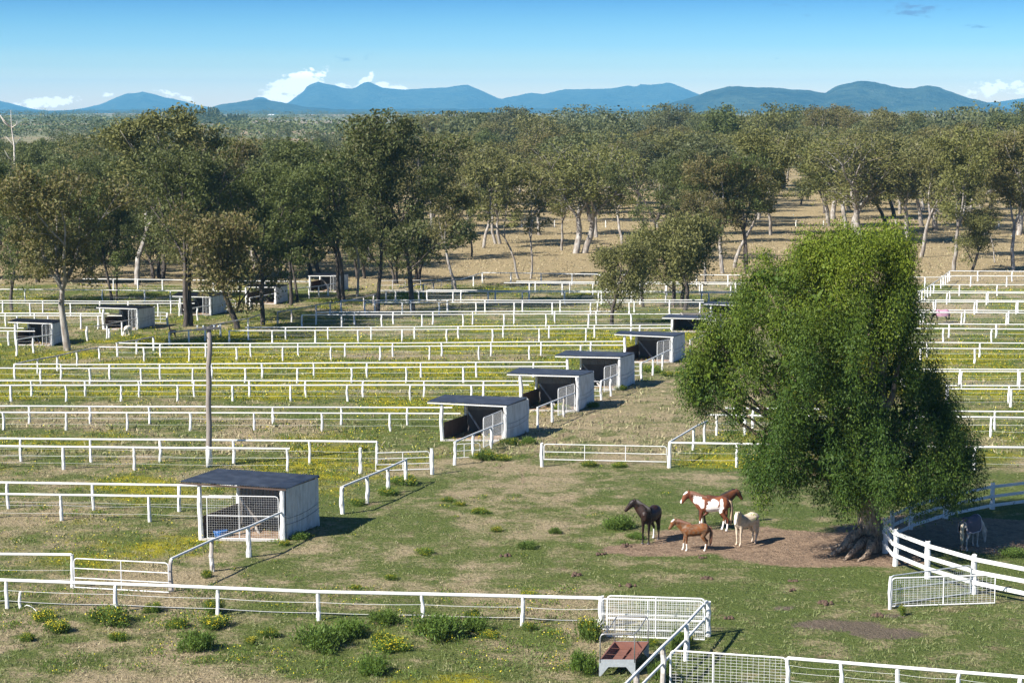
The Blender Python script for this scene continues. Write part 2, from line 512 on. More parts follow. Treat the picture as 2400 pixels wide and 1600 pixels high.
def m_ground(t, b):
    p = worldpos(t)
    a1 = t.new('ShaderNodeAttribute', attribute_name='cover').outputs['Color']
    a2 = t.new('ShaderNodeAttribute', attribute_name='cover_b').outputs['Color']
    s1 = t.new('ShaderNodeSeparateColor'); t.l.new(a1, s1.inputs[0])
    s2 = t.new('ShaderNodeSeparateColor'); t.l.new(a2, s2.inputs[0])
    fl, dry, dirt = s1.outputs[0], s1.outputs[1], s1.outputs[2]
    st, lush = s2.outputs[0], s2.outputs[1]
    nf = t.maprange(t.noise(p, 6.5, 5, .75), .28, .72, smooth=False)   # tussock grain
    nb = t.noise(p, .42, 10, .74)
    nb2 = t.noise(t.scalevec(p, (1, 1.25, 1)), .9, 9, .76)
    nm = t.noise(p, 1.7, 6, .7)
    nff = t.noise(p, 22.0, 4, .75)
    sp = t.new('ShaderNodeSeparateXYZ'); t.l.new(p, sp.inputs[0])
    green = t.mix(nf, (.056, .086, .018), (.160, .185, .050))
    green = t.mix(t.math('MULTIPLY', lush, .85), green, t.mix(nf, (.045, .085, .020), (.120, .155, .040)))
    straw = t.mix(nf, (.185, .142, .076), (.50, .405, .255))
    pale = t.mix(nf, (.27, .195, .100), (.55, .43, .255))
    pale = t.mix(t.maprange(nb2, .35, .65), pale, t.mix(nf, (.175, .14, .065), (.40, .325, .185)))
    farm = t.maprange(sp.outputs[1], 195, 215)
    straw = t.mix(farm, straw, pale)
    dsum = t.math('ADD', dry, t.math('MULTIPLY', t.math('SUBTRACT', nb, .5), 2.3))
    dsum = t.math('ADD', dsum, t.math('MULTIPLY', t.math('SUBTRACT', nb2, .5), 1.6))
    dsum = t.math('ADD', dsum, t.math('MULTIPLY', t.math('SUBTRACT', nf, .5), .30))
    c = t.mix(t.maprange(dsum, .12, .78), green, straw)
    # brown dead weeds in the dry patches
    bw = t.noise(t.scalevec(p, (1, 1.2, 1)), .65, 8, .72)
    c = t.mix(t.maprange(bw, .56, .70, 0, .65), c, t.mix(nf, (.11, .070, .045), (.27, .195, .13)))
    fg = t.mix(nf, (.065, .088, .014), (.185, .190, .032))
    fsum = t.math('ADD', fl, t.math('MULTIPLY', t.math('SUBTRACT', nb2, .5), 2.2))
    fsum = t.math('ADD', fsum, t.math('MULTIPLY', t.math('SUBTRACT', nb, .5), 1.2))
    c = t.mix(t.math('MULTIPLY', t.maprange(fsum, .30, .62, 0, .9), t.math('GREATER_THAN', fl, .02)), c, fg)
    ysp = t.math('ADD', t.math('MULTIPLY', nff, .95), t.math('MULTIPLY', fsum, .30))
    yel = t.math('MULTIPLY', t.maprange(ysp, .60, .78), t.math('GREATER_THAN', fl, .05))
    c = t.mix(t.math('MULTIPLY', yel, .75), c, (.46, .39, .012))
    dc = t.mix(nf, (.19, .125, .080), (.43, .31, .21))
    dc = t.mix(t.maprange(nm, .4, .7, 0, .6), dc, (.085, .055, .038))
    dm = t.maprange(t.math('ADD', dirt, t.math('MULTIPLY', t.math('SUBTRACT', nf, .5), .7)), .28, .68)
    c = t.mix(dm, c, dc)
    c = t.mix(t.maprange(t.math('ADD', st, t.math('MULTIPLY', t.math('SUBTRACT', nf, .5), .8)), .3, .75, 0, .85), c, t.mix(nff, (.085, .062, .050), (.22, .165, .135)))
    # far paddocks: broad fields of straw, brown and green
    ff = t.noise(t.scalevec(p, (.0016, .0035, 0)), 1.0, 2, .5)
    fld = t.mix(t.maprange(ff, .42, .50), (.30, .22, .13), (.17, .17, .09))
    fld = t.mix(t.maprange(ff, .58, .60), fld, (.12, .155, .065))
    c = t.mix(t.maprange(sp.outputs[1], 700, 1500), c, fld)
    t.l.new(c, b.inputs['Base Color'])
    b.inputs['Roughness'].default_value = .95
    b.inputs['Specular IOR Level'].default_value = .1
    bh = t.math('ADD', t.math('MULTIPLY', nf, .6), t.math('MULTIPLY', nm, 1.6))
    bump(t, b, bh, .22, .9)
GROUND = mat('pasture', m_ground)
gr = link('ground', mesh_np('ground', V, Q, GROUND, True, {'cover': G1, 'cover_b': G2}))
tag(gr, 'grassy paddocks and dry pasture', kind='structure')

# ------------------------------------------------------------------ mountains
def m_mount(t, b):
    p = worldpos(t)
    n = t.noise(t.scalevec(p, (.004, .004, .010)), 1.0, 6, .65)
    n2 = t.noise(t.scalevec(p, (.02, .02, .04)), 1.0, 4, .7)
    c = t.mix(t.maprange(t.math('ADD', t.math('MULTIPLY', n, .5), t.math('MULTIPLY', n2, .5)), .38, .62), (.004, .010, .008), (.050, .065, .038))
    c = t.mix(t.maprange(t.math('ADD', n2, t.math('MULTIPLY', n, .5)), .92, 1.02, 0, .8), c, (.26, .22, .18))
    t.l.new(c, b.inputs['Base Color']); b.inputs['Roughness'].default_value = 1; b.inputs['Specular IOR Level'].default_value = 0
    bump(t, b, n2, 40, 1)
MOUNT = mat('forested_slopes', m_mount)
def mrange(name, label, D, prof, depth, seed, rough=.05, scale=1.0204):
    pr = [(u * scale, v * scale) for u, v in prof]
    us = np.linspace(pr[0][0], pr[-1][0], 320)
    vs = np.interp(us, [p[0] for p in pr], [p[1] for p in pr])
    nr = 26
    V = []
    for j in range(nr):
        tt = j / (nr - 1)
        yo = (tt - .60) * depth
        k = min(1, tt / .60) ** 1.15 if tt < .601 else 1 - sst(.60, 1, tt) * .98 - .06
        for u, v in zip(us, vs):
            v = v + 2.2 * nz(u, seed, .022, seed) + 1.3 * nz(u, seed, .07, seed)
            h = (HOR - v) / F0 * D + HC
            x = (u - 1200) / F0 * D
            z = h * k
            z += (h * .26 + 6) * fbm(x, yo, 1 / 420, seed) * math.sin(math.pi * min(1, tt / .60)) if tt < .59 else 0
            z += h * .012 * nz(x, yo, 1 / 60, seed) * (tt > .05)
            if tt < .59: z = min(z, h * (.25 + .75 * (tt / .60) ** .6) + 3)
            V.append((x * (1 + yo / D), D + yo, max(z, -2) - (3 if j in (0, nr - 1) else 0)))
    n = len(us)
    idx = np.arange(len(V)).reshape(nr, n)
    Q = np.stack([idx[:-1, :-1], idx[:-1, 1:], idx[1:, 1:], idx[1:, :-1]], -1).reshape(-1, 4)
    o = link(name, mesh_np(name, V, Q, MOUNT, True))
    tag(o, label, kind='structure')
mrange('far_mountain_range', 'pale blue far range with a flat-topped peak and a pointed peak', 13500,
       [(-160, 236), (-60, 228), (0, 232), (40, 240), (90, 252), (150, 256), (200, 250), (240, 240), (280, 224), (300, 215), (335, 212), (380, 222), (440, 236), (490, 248), (560, 246), (590, 226), (612, 224), (630, 236), (660, 240),
        (685, 222), (700, 212), (712, 196), (735, 190), (770, 198), (790, 204), (815, 205), (835, 194), (850, 188), (862, 195), (880, 203), (930, 207), (985, 203), (1040, 201), (1075, 196), (1110, 210), (1150, 228), (1180, 222),
        (1220, 213), (1250, 217), (1300, 206), (1350, 205), (1400, 205), (1440, 197), (1458, 201), (1470, 193), (1490, 196), (1530, 191), (1560, 200), (1600, 216), (1650, 240), (1750, 250), (2100, 252), (2200, 240), (2260, 236), (2330, 228), (2400, 224), (2560, 215)], 2600, 4.0)
mrange('middle_hills', 'low hazy hills in front of the far range', 9200,
       [(-160, 254), (200, 253), (470, 252), (520, 238), (560, 232), (610, 228), (650, 236), (700, 246), (800, 251), (1000, 250), (1200, 251), (1330, 246), (1420, 250), (1500, 254), (2560, 254)], 1500, 11.0)
mrange('near_mountain_range', 'deeper blue wooded range rising above the trees', 7600,
       [(1450, 258), (1490, 250), (1560, 232), (1600, 220), (1640, 207), (1670, 200), (1760, 203), (1850, 208), (1890, 214), (1910, 202), (1930, 194), (1950, 190), (1970, 186), (2010, 193), (2060, 203), (2090, 203), (2120, 198), (2150, 202),
        (2200, 220), (2250, 235), (2300, 247), (2350, 258)], 1800, 23.0)

# ------------------------------------------------------------------ air
hz = MB().box((-6000, -150, -1.5), (6000, 15500, 265)).build('haze', None)
def m_haze():
    m = bpy.data.materials.new('haze_air'); m.use_nodes = True
    t = NT(m.node_tree); t.n.clear()
    pv = t.new('ShaderNodeVolumePrincipled')
    pv.inputs['Color'].default_value = (.20, .57, .87, 1)
    pv.inputs['Density'].default_value = 0.85e-4
    pv.inputs['Anisotropy'].default_value = 0.0
    o = t.new('ShaderNodeOutputMaterial'); t.l.new(pv.outputs[0], o.inputs['Volume'])
    return m
hz.data.materials.append(m_haze())
tag(hz, 'thin blue haze over the valley', kind='stuff')

# ------------------------------------------------------------------ posts and fences
rnd = random.Random(5)
def post_mesh(i, kind):
    r = random.Random(100 + i)
    n = 9; pts = []; rad = []
    bx, by = r.uniform(-.05, .05), r.uniform(-.03, .03)
    for k in range(7):
        f = k / 6
        pts.append((bx * math.sin(f * 3.1) + r.uniform(-.012, .012) * (0 < k < 6), by * math.sin(f * 2.5), f * 1.0 - (.15 if k == 0 else 0)))
        rad.append(.078 * (1.12 - .2 * f) * r.uniform(.88, 1.12))
    mb = MB().tube(pts, rad, n)
    for j in range(len(mb.v)):
        x, y, z = mb.v[j]
        s = 1 + r.uniform(-.10, .10)
        mb.v[j] = (x * s, y * s, z + (r.uniform(-.02, .02) if z > .98 else 0))
    return mb.mesh('post', PAINT if kind == 0 else (PAINT_OLD if kind == 1 else WEATHER), smooth=False)
POSTS = [[post_mesh(i + 10 * k, k) for i in range(5)] for k in range(3)]
def add_post(root, p, h, kind=0, s=1.0, lean=0):
    o = link('post', POSTS[kind][rnd.randrange(5)], root, (p[0] - root.location.x, p[1] - root.location.y, 0))
    o.scale = (s * rnd.uniform(.9, 1.1), s * rnd.uniform(.9, 1.1), h)
    o.rotation_euler = (rnd.uniform(-.02, .02), lean + rnd.uniform(-.025, .025), rnd.uniform(0, 6.28) if lean == 0 else 0)
    return o
def wire(root, pts, z, sag=.04, mat_=STEEL, r=.006):
    mb = MB()
    for a, b in zip(pts, pts[1:]):
        q = []
        sg = rnd.uniform(.3, 1.6) * sag
        for i in range(5):
            f = i / 4
            q.append((a[0] + (b[0] - a[0]) * f, a[1] + (b[1] - a[1]) * f, z - sg * 4 * f * (1 - f)))
        mb.tube(q, r, 3, cap=False)
    o = mb.build('wire', mat_, root)
    return o
def fence(label, rail, posts, h=1.05, r=.041, wires=(.35, .7), kind=0, pkind=0, group='white single-rail paddock fences', name='rail_fence', wr=.005, old=.42, s=.92):
    """rail: picture points of the top rail; posts: picture columns where a post stands under it"""
    wp = [P(u, v, h) for u, v in rail]
    c = sum(wp, Vector()) / len(wp)
    root = thing(name, label, 'fence', (c.x, c.y, 0), 0, group)
    us = [q[0] for q in rail]; vs = [q[1] for q in rail]
    # rail with slight kinks at the joints
    pts = []
    for a, b in zip(wp, wp[1:]):
        L = (b - a).length; k = max(1, int(L / 3.9))
        for i in range(k):
            q = a.lerp(b, i / k)
            pts.append(q + Vector((0, 0, rnd.uniform(-.018, .018) if i else 0)))
    pts.append(wp[-1])
    MB().tube(pts, [(r * rnd.uniform(.92, 1.08),) * 2 for _ in pts], 7).build('rail', (PAINT, PAINT_OLD, WEATHER)[kind], root)
    gp = []
    for u in posts:
        order = sorted(range(len(us)), key=lambda i: us[i])
        v = float(np.interp(u, [us[i] for i in order], [vs[i] for i in order]))
        q = P(u, v, h)
        gp.append((q.x, q.y))
        kk = pkind if rnd.random() > old else min(pkind + 1, 2 if pkind else 1)
        add_post(root, q, h - .01, kk, s)
    ends = [(wp[0].x, wp[0].y)] + gp + [(wp[-1].x, wp[-1].y)]
    ends.sort(key=lambda q: q[0] + .001 * q[1])
    ends = [e for i, e in enumerate(ends) if i == 0 or math.hypot(e[0] - ends[i - 1][0], e[1] - ends[i - 1][1]) > .3]
    for z in wires:
        if len(ends) > 1: wire(root, ends, z, r=wr)
    return root
def spaced(first, step, last):
    return list(np.arange(first, last, step))

GF = 'white single-rail fences of the left paddocks'
GR = 'white single-rail fences of the right paddocks'
fence('long white rail fence nearest the camera, from left edge to the trough gates', [(-60, 1356), (400, 1372), (746, 1386), (989, 1391), (1412, 1401)], [-160 + 100, 15, 272, 509, 746, 989, 1223], 1.06, .062, (.3, .68), group=GF, wr=.008)
fence('short white rail fence ending at the gate left of the nearest shelter', [(-60, 1297), (168, 1299)], [168], 1.3, .055, group=GF)
fence('grey-white rail sloping up from the left gate to the nearest shelter', [(401, 1309), (497, 1265), (583, 1234), (661, 1199)], [401, 497, 583], 1.25, .05, (), 0, 1, 'sloping rails beside the shelters', s=1.15)
fence('white rail fence running behind the roof of the nearest shelter', [(-60, 1129), (0, 1130), (463, 1137), (560, 1139)], [19, 218, 419], 1.22, .055, group=GF)
fence('white rail fence meeting the back corner of the nearest shelter', [(-60, 1156), (0, 1157), (543, 1164.5)], [-50, 143, 350], 1.16, .055, group=GF)
fence('white rail sloping up from the nearest shelter to the leaning gate', [(803, 1140), (859, 1117), (910, 1096), (953, 1076)], [803, 859, 910, 951], 1.25, .05, (), 0, 1, 'sloping rails beside the shelters', s=1.15)
fence('white rail fence behind the power pole, ending at the leaning gate post', [(-60, 1026), (0, 1027), (400, 1030), (884, 1035)], [48, 212, 374, 547, 725, 883], 1.2, .055, group=GF)
fence('white rail fence through the foot of the power pole, with a free right end', [(-60, 1044), (0, 1045), (679, 1051)], [-20, 148, 314, 673], 1.18, .055, group=GF)
fence('white rail fence ending under the roof of the second shelter', [(-60, 951), (800, 954), (1060, 955)], [-70, 67, 210, 350, 640, 799, 955], 1.02, group=GF)
fence('white rail fence meeting the back corner of the second shelter', [(-60, 966), (0, 966), (800, 968), (1079, 969)], [7, 154, 297, 445, 595, 754, 915], 1.02, group=GF)
fence('white rail fence ending under the roof of the third shelter', [(-60, 892), (800, 892.5), (1251, 893)], [-50, 73, 199, 325, 455, 584, 717, 851, 993, 1133], 1.02, group=GF)
fence('white rail fence meeting the back corner of the third shelter', [(-60, 902.5), (800, 902), (1240, 902)], [25, 154, 283, 415, 545, 681, 815, 962, 1104], 1.02, group=GF)
fence('white rail fence ending under the roof of the fourth shelter', [(32, 853.5), (142, 853), (142.1, 854.5), (800, 850), (1327, 848.5)], [34, 142, 257, 375, 495, 614, 735, 860, 987, 1117, 1250], 1.03, group=GF)
fence('white rail fence meeting the back corner of the fourth shelter', [(-60, 862), (95, 863), (800, 862), (1327, 858)], [95, 210, 331, 451, 574, 697, 824, 952, 1086], 1.03, group=GF)
fence('white rail fence ending under the roof of the fifth shelter', [(272, 804), (379, 805.5), (800, 804), (1463, 800)], [275, 376, 481, 588, 699, 809, 921, 1035, 1151, 1268, 1386], 1.02, group=GF)
fence('white rail fence meeting the back corner of the fifth shelter', [(231, 813), (340, 814), (800, 812), (1460, 808.5)], [232, 337, 443, 554, 663, 776, 890, 1006, 1123, 1241, 1361], 1.02, group=GF)
fence('white rail fence ending under the roof of the sixth shelter', [(575, 767.5), (612, 767), (800, 766.7), (1572, 761)], [582, 670, 769, 870, 972, 1075, 1180, 1287, 1394, 1500], 1.0, group=GF)
fence('white rail fence meeting the back corner of the sixth shelter', [(537, 775), (800, 773.5), (1572, 768)], [537, 638, 739, 839, 942, 1048, 1154, 1264, 1373, 1480], 1.0, group=GF)
fence('white rail fence in front of the low bushy tree, far side of its pair', [(740, 732), (800, 731), (1470, 729.5)], [740, 831, 922, 1014, 1108, 1205, 1301, 1398], 1.08, group=GF)
fence('white rail fence in front of the low bushy tree, near side of its pair', [(707, 738), (800, 737.5), (1200, 736), (1640, 736)], [708, 801, 895, 989, 1085, 1182, 1280, 1379, 1480], 1.08, group=GF)
fence('thin white rail fence passing behind the two tallest dark trunks', [(800, 704), (1000, 703.7), (1650, 703)], [800, 878, 963, 1049, 1137, 1225, 1313, 1400, 1487, 1570], 1.1, .045, group=GF)
fence('thin white rail fence just in front of the two tallest dark trunks', [(855, 709), (1100, 709), (1650, 708.5)], [856, 942, 1028, 1116, 1205, 1295, 1385, 1475, 1570, 1640], 1.1, .045, group=GF)
fence('white rail fence starting left of the pale slim trunks, far side of its pair', [(1002, 680), (1360, 682), (1720, 683.5)], [1002, 1081, 1161, 1240, 1322, 1402, 1480, 1560, 1645], 1.1, .045, group=GF)
fence('white rail fence starting beside the dark tree fork, near side of its pair', [(885, 683), (904, 682.5), (1350, 685), (1740, 686.5)], [905, 927, 982, 1062, 1143, 1225, 1324, 1410, 1500, 1580, 1660], 1.1, .045, group=GF)
fence('white rail fence among the last paddocks, far side of its pair', [(1210, 659.5), (1360, 661), (1745, 662.5)], [1255, 1335, 1422, 1500, 1560, 1640, 1724], 1.12, .045, group=GF)
fence('white rail fence among the last paddocks, near side of its pair', [(1181, 662.5), (1360, 664.5), (1745, 666)], [1241, 1318, 1390, 1470, 1563, 1646, 1713], 1.12, .045, group=GF)
fence('white boundary rail fence at the foot of the dry pasture', [(1079, 655), (1130, 639), (1473, 644), (1475, 644)], [1110, 1131, 1197, 1268, 1340, 1405, 1470], 1.12, .042, group=GF)
fence('white boundary rail fence right of the two dark bushy trees', [(1634, 644), (1753, 645)], [1634, 1706], 1.15, .042, group=GF)
fence('weathered dark rail running from the middle paddocks up to the boundary corner', [(935, 676), (960, 671), (1010, 664), (1033, 658), (1079, 654)], [993, 1016, 1060], 1.1, .045, (), 2, 2, 'weathered sloping rails under the trees')
# left edge and back, under the trees
fence('white rail fence behind the thick pale trunk at the left', [(194, 653.5), (724, 660)], [265, 323, 381, 441, 500, 560, 620], 1.15, .042, group=GF)
fence('white rail fence below the thick pale trunk, left of the far shelters', [(-40, 677), (0, 678), (595, 683)], [58, 240, 338, 400, 470, 520], 1.15, .042, (.5,), group=GF)
fence('white rail fence behind the second shelter on the left side, upper', [(-40, 704.5), (235, 706), (455, 705)], [6, 100, 235, 301, 400], 1.15, .042, group=GF)
fence('white rail fence behind the second shelter on the left side, lower', [(-40, 710), (235, 711), (456, 711)], [71, 165, 370, 420], 1.15, .042, group=GF)
fence('white rail fence behind the big pale gum, upper of its pair', [(-40, 734), (0, 734), (285, 735)], [13, 81, 150, 190], 1.12, .045, group=GF)
fence('white rail fence behind the big pale gum, lower of its pair', [(-40, 741), (0, 740), (286, 740)], [40, 112, 189, 229], 1.12, .045, group=GF)
fence('white rail fence left of the first shelter on the left side, upper of its pair', [(-40, 768), (82, 769)], [78], 1.1, .045, group=GF)
fence('white rail fence left of the first shelter on the left side, lower of its pair', [(-40, 776), (82, 776)], [20], 1.1, .045, group=GF)
GD = 'weathered sloping rails under the trees'
fence('dark weathered rail sloping past the foot of the big pale gum', [(36, 852), (87, 842), (134, 834), (180, 823), (232, 814)], [87, 134, 180], 1.05, .05, (), 2, 0, GD)
fence('dark weathered rail sloping up right of the big pale gum', [(272, 804), (320, 797), (360, 789)], [320, 360], 1.05, .05, (), 2, 0, GD)
fence('dark weathered rail crossing behind the top of the power pole', [(396, 779), (443, 774), (488, 771)], [397, 443], 1.05, .05, (), 2, 0, GD)
fence('dark weathered rail sloping from the power pole top to a dark trunk', [(480, 767), (517, 758), (582, 746), (609, 738)], [480, 517, 582], 1.05, .05, (), 2, 0, GD)
fence('dark weathered rail sloping up between the far trees', [(650, 731), (683, 726), (740, 715), (773, 709), (805, 707), (880, 690)], [651, 683, 740, 773, 853, 876], 1.05, .05, (), 2, 2, GD)
GS = 'sloping rails beside the shelters'
fence('white rail sloping up to the second shelter past its open mesh gate', [(1065, 1036), (1109, 1017), (1150, 1001), (1177.5, 991)], [1065, 1109.5, 1150], 1.2, .045, (.75,), 0, 1, GS, s=1.05)
fence('white rail sloping up to the third shelter past its open mesh gate', [(1259, 955), (1294, 941), (1322, 930), (1347, 921)], [1260, 1294, 1322], 1.2, .045, (), 0, 1, GS)
fence('white rail sloping up to the fourth shelter past its open mesh gate', [(1409, 892.5), (1432, 884), (1448, 877)], [1410, 1432], 1.2, .045, (), 0, 0, GS)
fence('white rail sloping up to the fifth shelter past its open mesh gate', [(1504, 850), (1530, 839), (1552, 828), (1572, 819)], [1504, 1530, 1552], 1.2, .045, (), 0, 0, GS)
fence('white rail sloping up to the sixth shelter beside the pepper tree', [(1617, 797), (1640, 789), (1674, 776)], [1617], 1.2, .045, (), 0, 0, GS)
fence('grey rail in front of the left-most shelter', [(40, 796), (78, 790), (122, 784)], [38, 78], 1.2, .045, (.7,), 1, 0, GS)
fence('grey rail in front of the second shelter on the left side', [(222, 765), (250, 760), (285, 753), (320, 747.5)], [250, 285.5], 1.15, .04, (), 2, 0, GS)
fence('grey rail in front of the third shelter on the left side', [(430, 726), (463, 720), (492, 716)], [463], 1.15, .04, (), 1, 0, GS)
fence('grey rail in front of the fourth shelter on the left side', [(586, 698), (642, 688.5)], [586], 1.1, .04, (), 1, 0, GS)
fence('grey rail in front of the farthest shelter', [(682, 677), (724, 673), (747, 670), (769, 667), (791, 664)], [724.6, 747, 769], 1.1, .04, (), 1, 0, GS)
# right of the shed lane and beyond the pepper tree
fence('white rail fence between the long tube gate and the pepper tree', [(1569, 1037), (1747, 1040), (1960, 1042)], [1728, 1940], 1.2, .055, group=GR)
fence('white rail sloping up from the long tube gate into the pepper tree branches', [(1569, 1036), (1629, 1000), (1657, 986)], [1625, 1652], 1.2, .05, (), 0, 0, 'sloping rails beside the shelters')
fence('white rail fence seen through the lower left of the pepper tree', [(1652, 972), (1900, 975), (2050, 976)], [1680, 1745, 1880], 1.15, .05, group=GR)
fence('white rail fence seen through the gap under the left bough', [(1700, 956), (1900, 958), (2050, 959)], [1745, 1765, 1860], 1.15, .05, group=GR)
fence('nearest white rail fence right of the pepper tree', [(2130, 1046), (2271, 1047), (2480, 1048.5)], [2285, 2462], 1.18, .055, group=GR)
fence('lower of the second pair of white rail fences right of the pepper tree', [(2120, 976), (2480, 979)], [2130, 2323], 1.12, group=GR)
fence('upper of the second pair of white rail fences right of the pepper tree', [(2120, 962), (2480, 964.5)], [2150, 2333, 2520 - 60], 1.12, group=GR)
fence('lower of the third pair of white rail fences right of the pepper tree', [(2216, 911), (2480, 912)], [2218, 2370], 1.12, group=GR)
fence('upper of the third pair of white rail fences right of the pepper tree', [(2216, 903.5), (2480, 904)], [2222, 2365], 1.12, group=GR)
fence('lower of the fourth pair of white rail fences right of the pepper tree', [(2100, 870.5), (2480, 871)], [2120, 2254, 2390], 1.1, group=GR)
fence('upper of the fourth pair of white rail fences right of the pepper tree', [(2100, 865), (2480, 866)], [2115, 2250, 2387], 1.1, group=GR)
fence('lower of the fifth pair of white rail fences right of the pepper tree', [(2050, 815), (2480, 818)], [2158, 2285, 2410], 1.08, group=GR)
fence('upper of the fifth pair of white rail fences right of the pepper tree', [(2040, 802), (2480, 804.5)], [2050, 2173, 2297, 2420], 1.08, group=GR)
fence('lower of the sixth pair of white rail fences right of the pepper tree', [(2040, 769), (2480, 771)], [2099, 2212, 2325, 2438], 1.08, .048, group=GR)
fence('upper of the sixth pair of white rail fences right of the pepper tree', [(2040, 758.5), (2480, 760.5)], [2110, 2224, 2335, 2445], 1.08, .048, group=GR)
fence('white rail fence just above the pony in the pink rug', [(2050, 726), (2480, 728.5)], [2165, 2261, 2364, 2460], 1.08, .045, group=GR)
fence('white rail fence crossing the back of the pony in the pink rug', [(2050, 731.5), (2480, 734)], [2158, 2254, 2359, 2455], 1.05, .045, group=GR)
fence('white rail fence beyond the pony in the pink rug, upper of its pair', [(2120, 703), (2480, 705)], [2193, 2290, 2387], 1.08, .043, group=GR)
fence('white rail fence beyond the pony in the pink rug, lower of its pair', [(2120, 707.5), (2480, 708.5)], [2188, 2285, 2383], 1.08, .043, group=GR)
fence('white rail fence two rows beyond the pony in the pink rug, upper of its pair', [(2150, 682.5), (2480, 684)], [2226, 2317, 2408], 1.08, .043, group=GR)
fence('white rail fence two rows beyond the pony in the pink rug, lower of its pair', [(2150, 686.5), (2480, 688)], [2220, 2313, 2404], 1.08, .043, group=GR)
fence('white rail fence starting beside the white-footed gum, near one of three', [(2180, 667.5), (2480, 668)], [2249, 2338, 2430], 1.08, .043, group=GR)
fence('white rail fence starting beside the white-footed gum, middle one of three', [(2205, 647), (2480, 647.5)], [2275, 2360, 2440], 1.08, .043, group=GR)
fence('white boundary rail fence at the foot of the white-footed gum', [(2225, 635), (2480, 637)], [2292, 2373, 2455], 1.08, .043, group=GR)
fence('closely posted white fence climbing away to the boundary corner at the right', [(2153, 684), (2175, 672), (2205, 652), (2226, 635)], [2156, 2162, 2168, 2175, 2181, 2188, 2206, 2211, 2216, 2222, 2226], 1.08, .04, (), 0, 0, GR)
fence('thin white three-wire fence showing behind the pepper tree at the right', [(2080, 649), (2230, 650)], [2120, 2168], 1.1, .03, (.75, .35), 0, 0, GR)
fence('low fence of white posts far out in the dry pasture', [(1150, 516), (1500, 516.5), (1806, 517), (1866, 516), (2100, 516), (2480, 514)], [1223, 1300, 1420, 1540, 1660, 1806, 1866, 1930, 2100, 2220, 2341], 1.1, .012, (), 2, 0, 'far pasture fence')
# bottom right
fence('white double-rail fence slanting up from the bottom edge beside the feed trough', [(1380, 1672), (1465, 1603), (1553, 1514), (1608, 1461), (1656, 1408)], [1493, 1554, 1607, 1660], 1.24, .052, (), 0, 1, 'bottom right yard fences', s=1.1)
c0 = [P(u, v, 1.24) for u, v in [(1380, 1672), (1465, 1603), (1553, 1514), (1608, 1461), (1656, 1408)]]
last = [o for o in bpy.data.objects if o.name.startswith('rail_fence')][-1]
def find(label):
    return [o for o in bpy.data.objects if o.get('label') == label][0]
rt = find('white double-rail fence slanting up from the bottom edge beside the feed trough')
MB().tube([Vector((p.x, p.y, .68)) + Vector((0, 0, .03 * (i % 2))) for i, p in enumerate(c0)], .045, 7).build('rail', PAINT, rt)
fence('white rail and wire fence along the bottom edge right of the mesh gates', [(1846, 1541), (2075, 1560), (2103, 1562), (2400, 1586), (2520, 1596)], [1846, 1972, 2103, 2247, 2390], 1.2, .055, (.25, .5, .75, .98), 0, 0, 'bottom right yard fences')

# white board fence by the pepper tree
def board_fence(label, pts, ph, zs, bw=.15, thick=.04, pr=1.0, kind=0, group='white board fences beside the pepper tree'):
    c = sum(pts, Vector()) / len(pts)
    root = thing('board_fence', label, 'fence', (c.x, c.y, 0), 0, group)
    for i, p in enumerate(pts):
        o = add_post(root, p, ph, kind, 1.35 * pr)
    for a, b in zip(pts, pts[1:]):
        for z in zs:
            dz = rnd.uniform(-.02, .02)
            n = (b - a).normalized().cross(Vector((0, 0, 1))) * .11
            MB().beam(a + n + Vector((0, 0, z + dz)), b + n + Vector((0, 0, z - dz)), thick, bw).build('rail', PAINT if kind == 0 else PAINT_OLD, root)
    return root
bf = [P(2074, 1296), P(2098, 1325), P(2174, 1356), P(2282, 1391), P(2440, 1424), P(2600, 1450)]
board_fence('bright white three-board fence running right from the pepper tree trunk', bf, 1.5, (1.36, .90, .46))
bb = [P(2087, 1262), P(2134, 1240), P(2215, 1214), P(2326, 1192), P(2450, 1177), P(2580, 1168)]
board_fence('shaded three-board fence behind the rugged horse', bb, 1.22, (.20, .62, 1.06), .13, kind=1)

# ------------------------------------------------------------------ gates
def gate(label, A, B, h, z0=.08, bars=(.33, .66), verts=(.5,), mesh=None, r=.022, m=STEEL, group='steel tube gates', name='tube_gate', round_=True, parent=None, mesh_r=.003):
    A, B = Vector(A), Vector(B); A.z = B.z = 0
    if parent is None:
        root = thing(name, label, 'gate', (A.x, A.y, 0), 0, group)
    else:
        root = parent
    Z = lambda p, z: Vector((p.x, p.y, z))
    t = (B - A).normalized()
    cr_ = .12
    fr = [Z(A, z0), Z(A, h - cr_), Z(A + t * .035, h - .04), Z(A + t * cr_, h), Z(B - t * cr_, h), Z(B - t * .035, h - .04), Z(B, h - cr_), Z(B, z0), Z(A, z0)]
    nm = 'frame' if parent is None else 'gate_frame'
    MB().tube(fr, r, 6).build(nm, m, root)
    for f in bars:
        z = z0 + (h - z0) * f
        MB().tube([Z(A, z), Z(B, z)], r * .85, 6).build('bar', m, root)
    for f in verts:
        q = A.lerp(B, f)
        MB().tube([Z(q, z0), Z(q, h)], r * .85, 6).build('bar', m, root)
    if mesh:
        L = (B - A).length; mb = MB()
        nx = int(L / mesh[0]); nzv = int((h - z0) / mesh[1])
        for i in range(1, nx):
            q = A.lerp(B, i / nx); mb.beam(Z(q, z0), Z(q, h), mesh_r * 2, mesh_r * 2)
        for j in range(1, nzv):
            z = z0 + (h - z0) * j / nzv; mb.beam(Z(A, z), Z(B, z), mesh_r * 2, mesh_r * 2)
        o = mb.build('wire_mesh', m, root); o['kind'] = 'stuff'
    return root
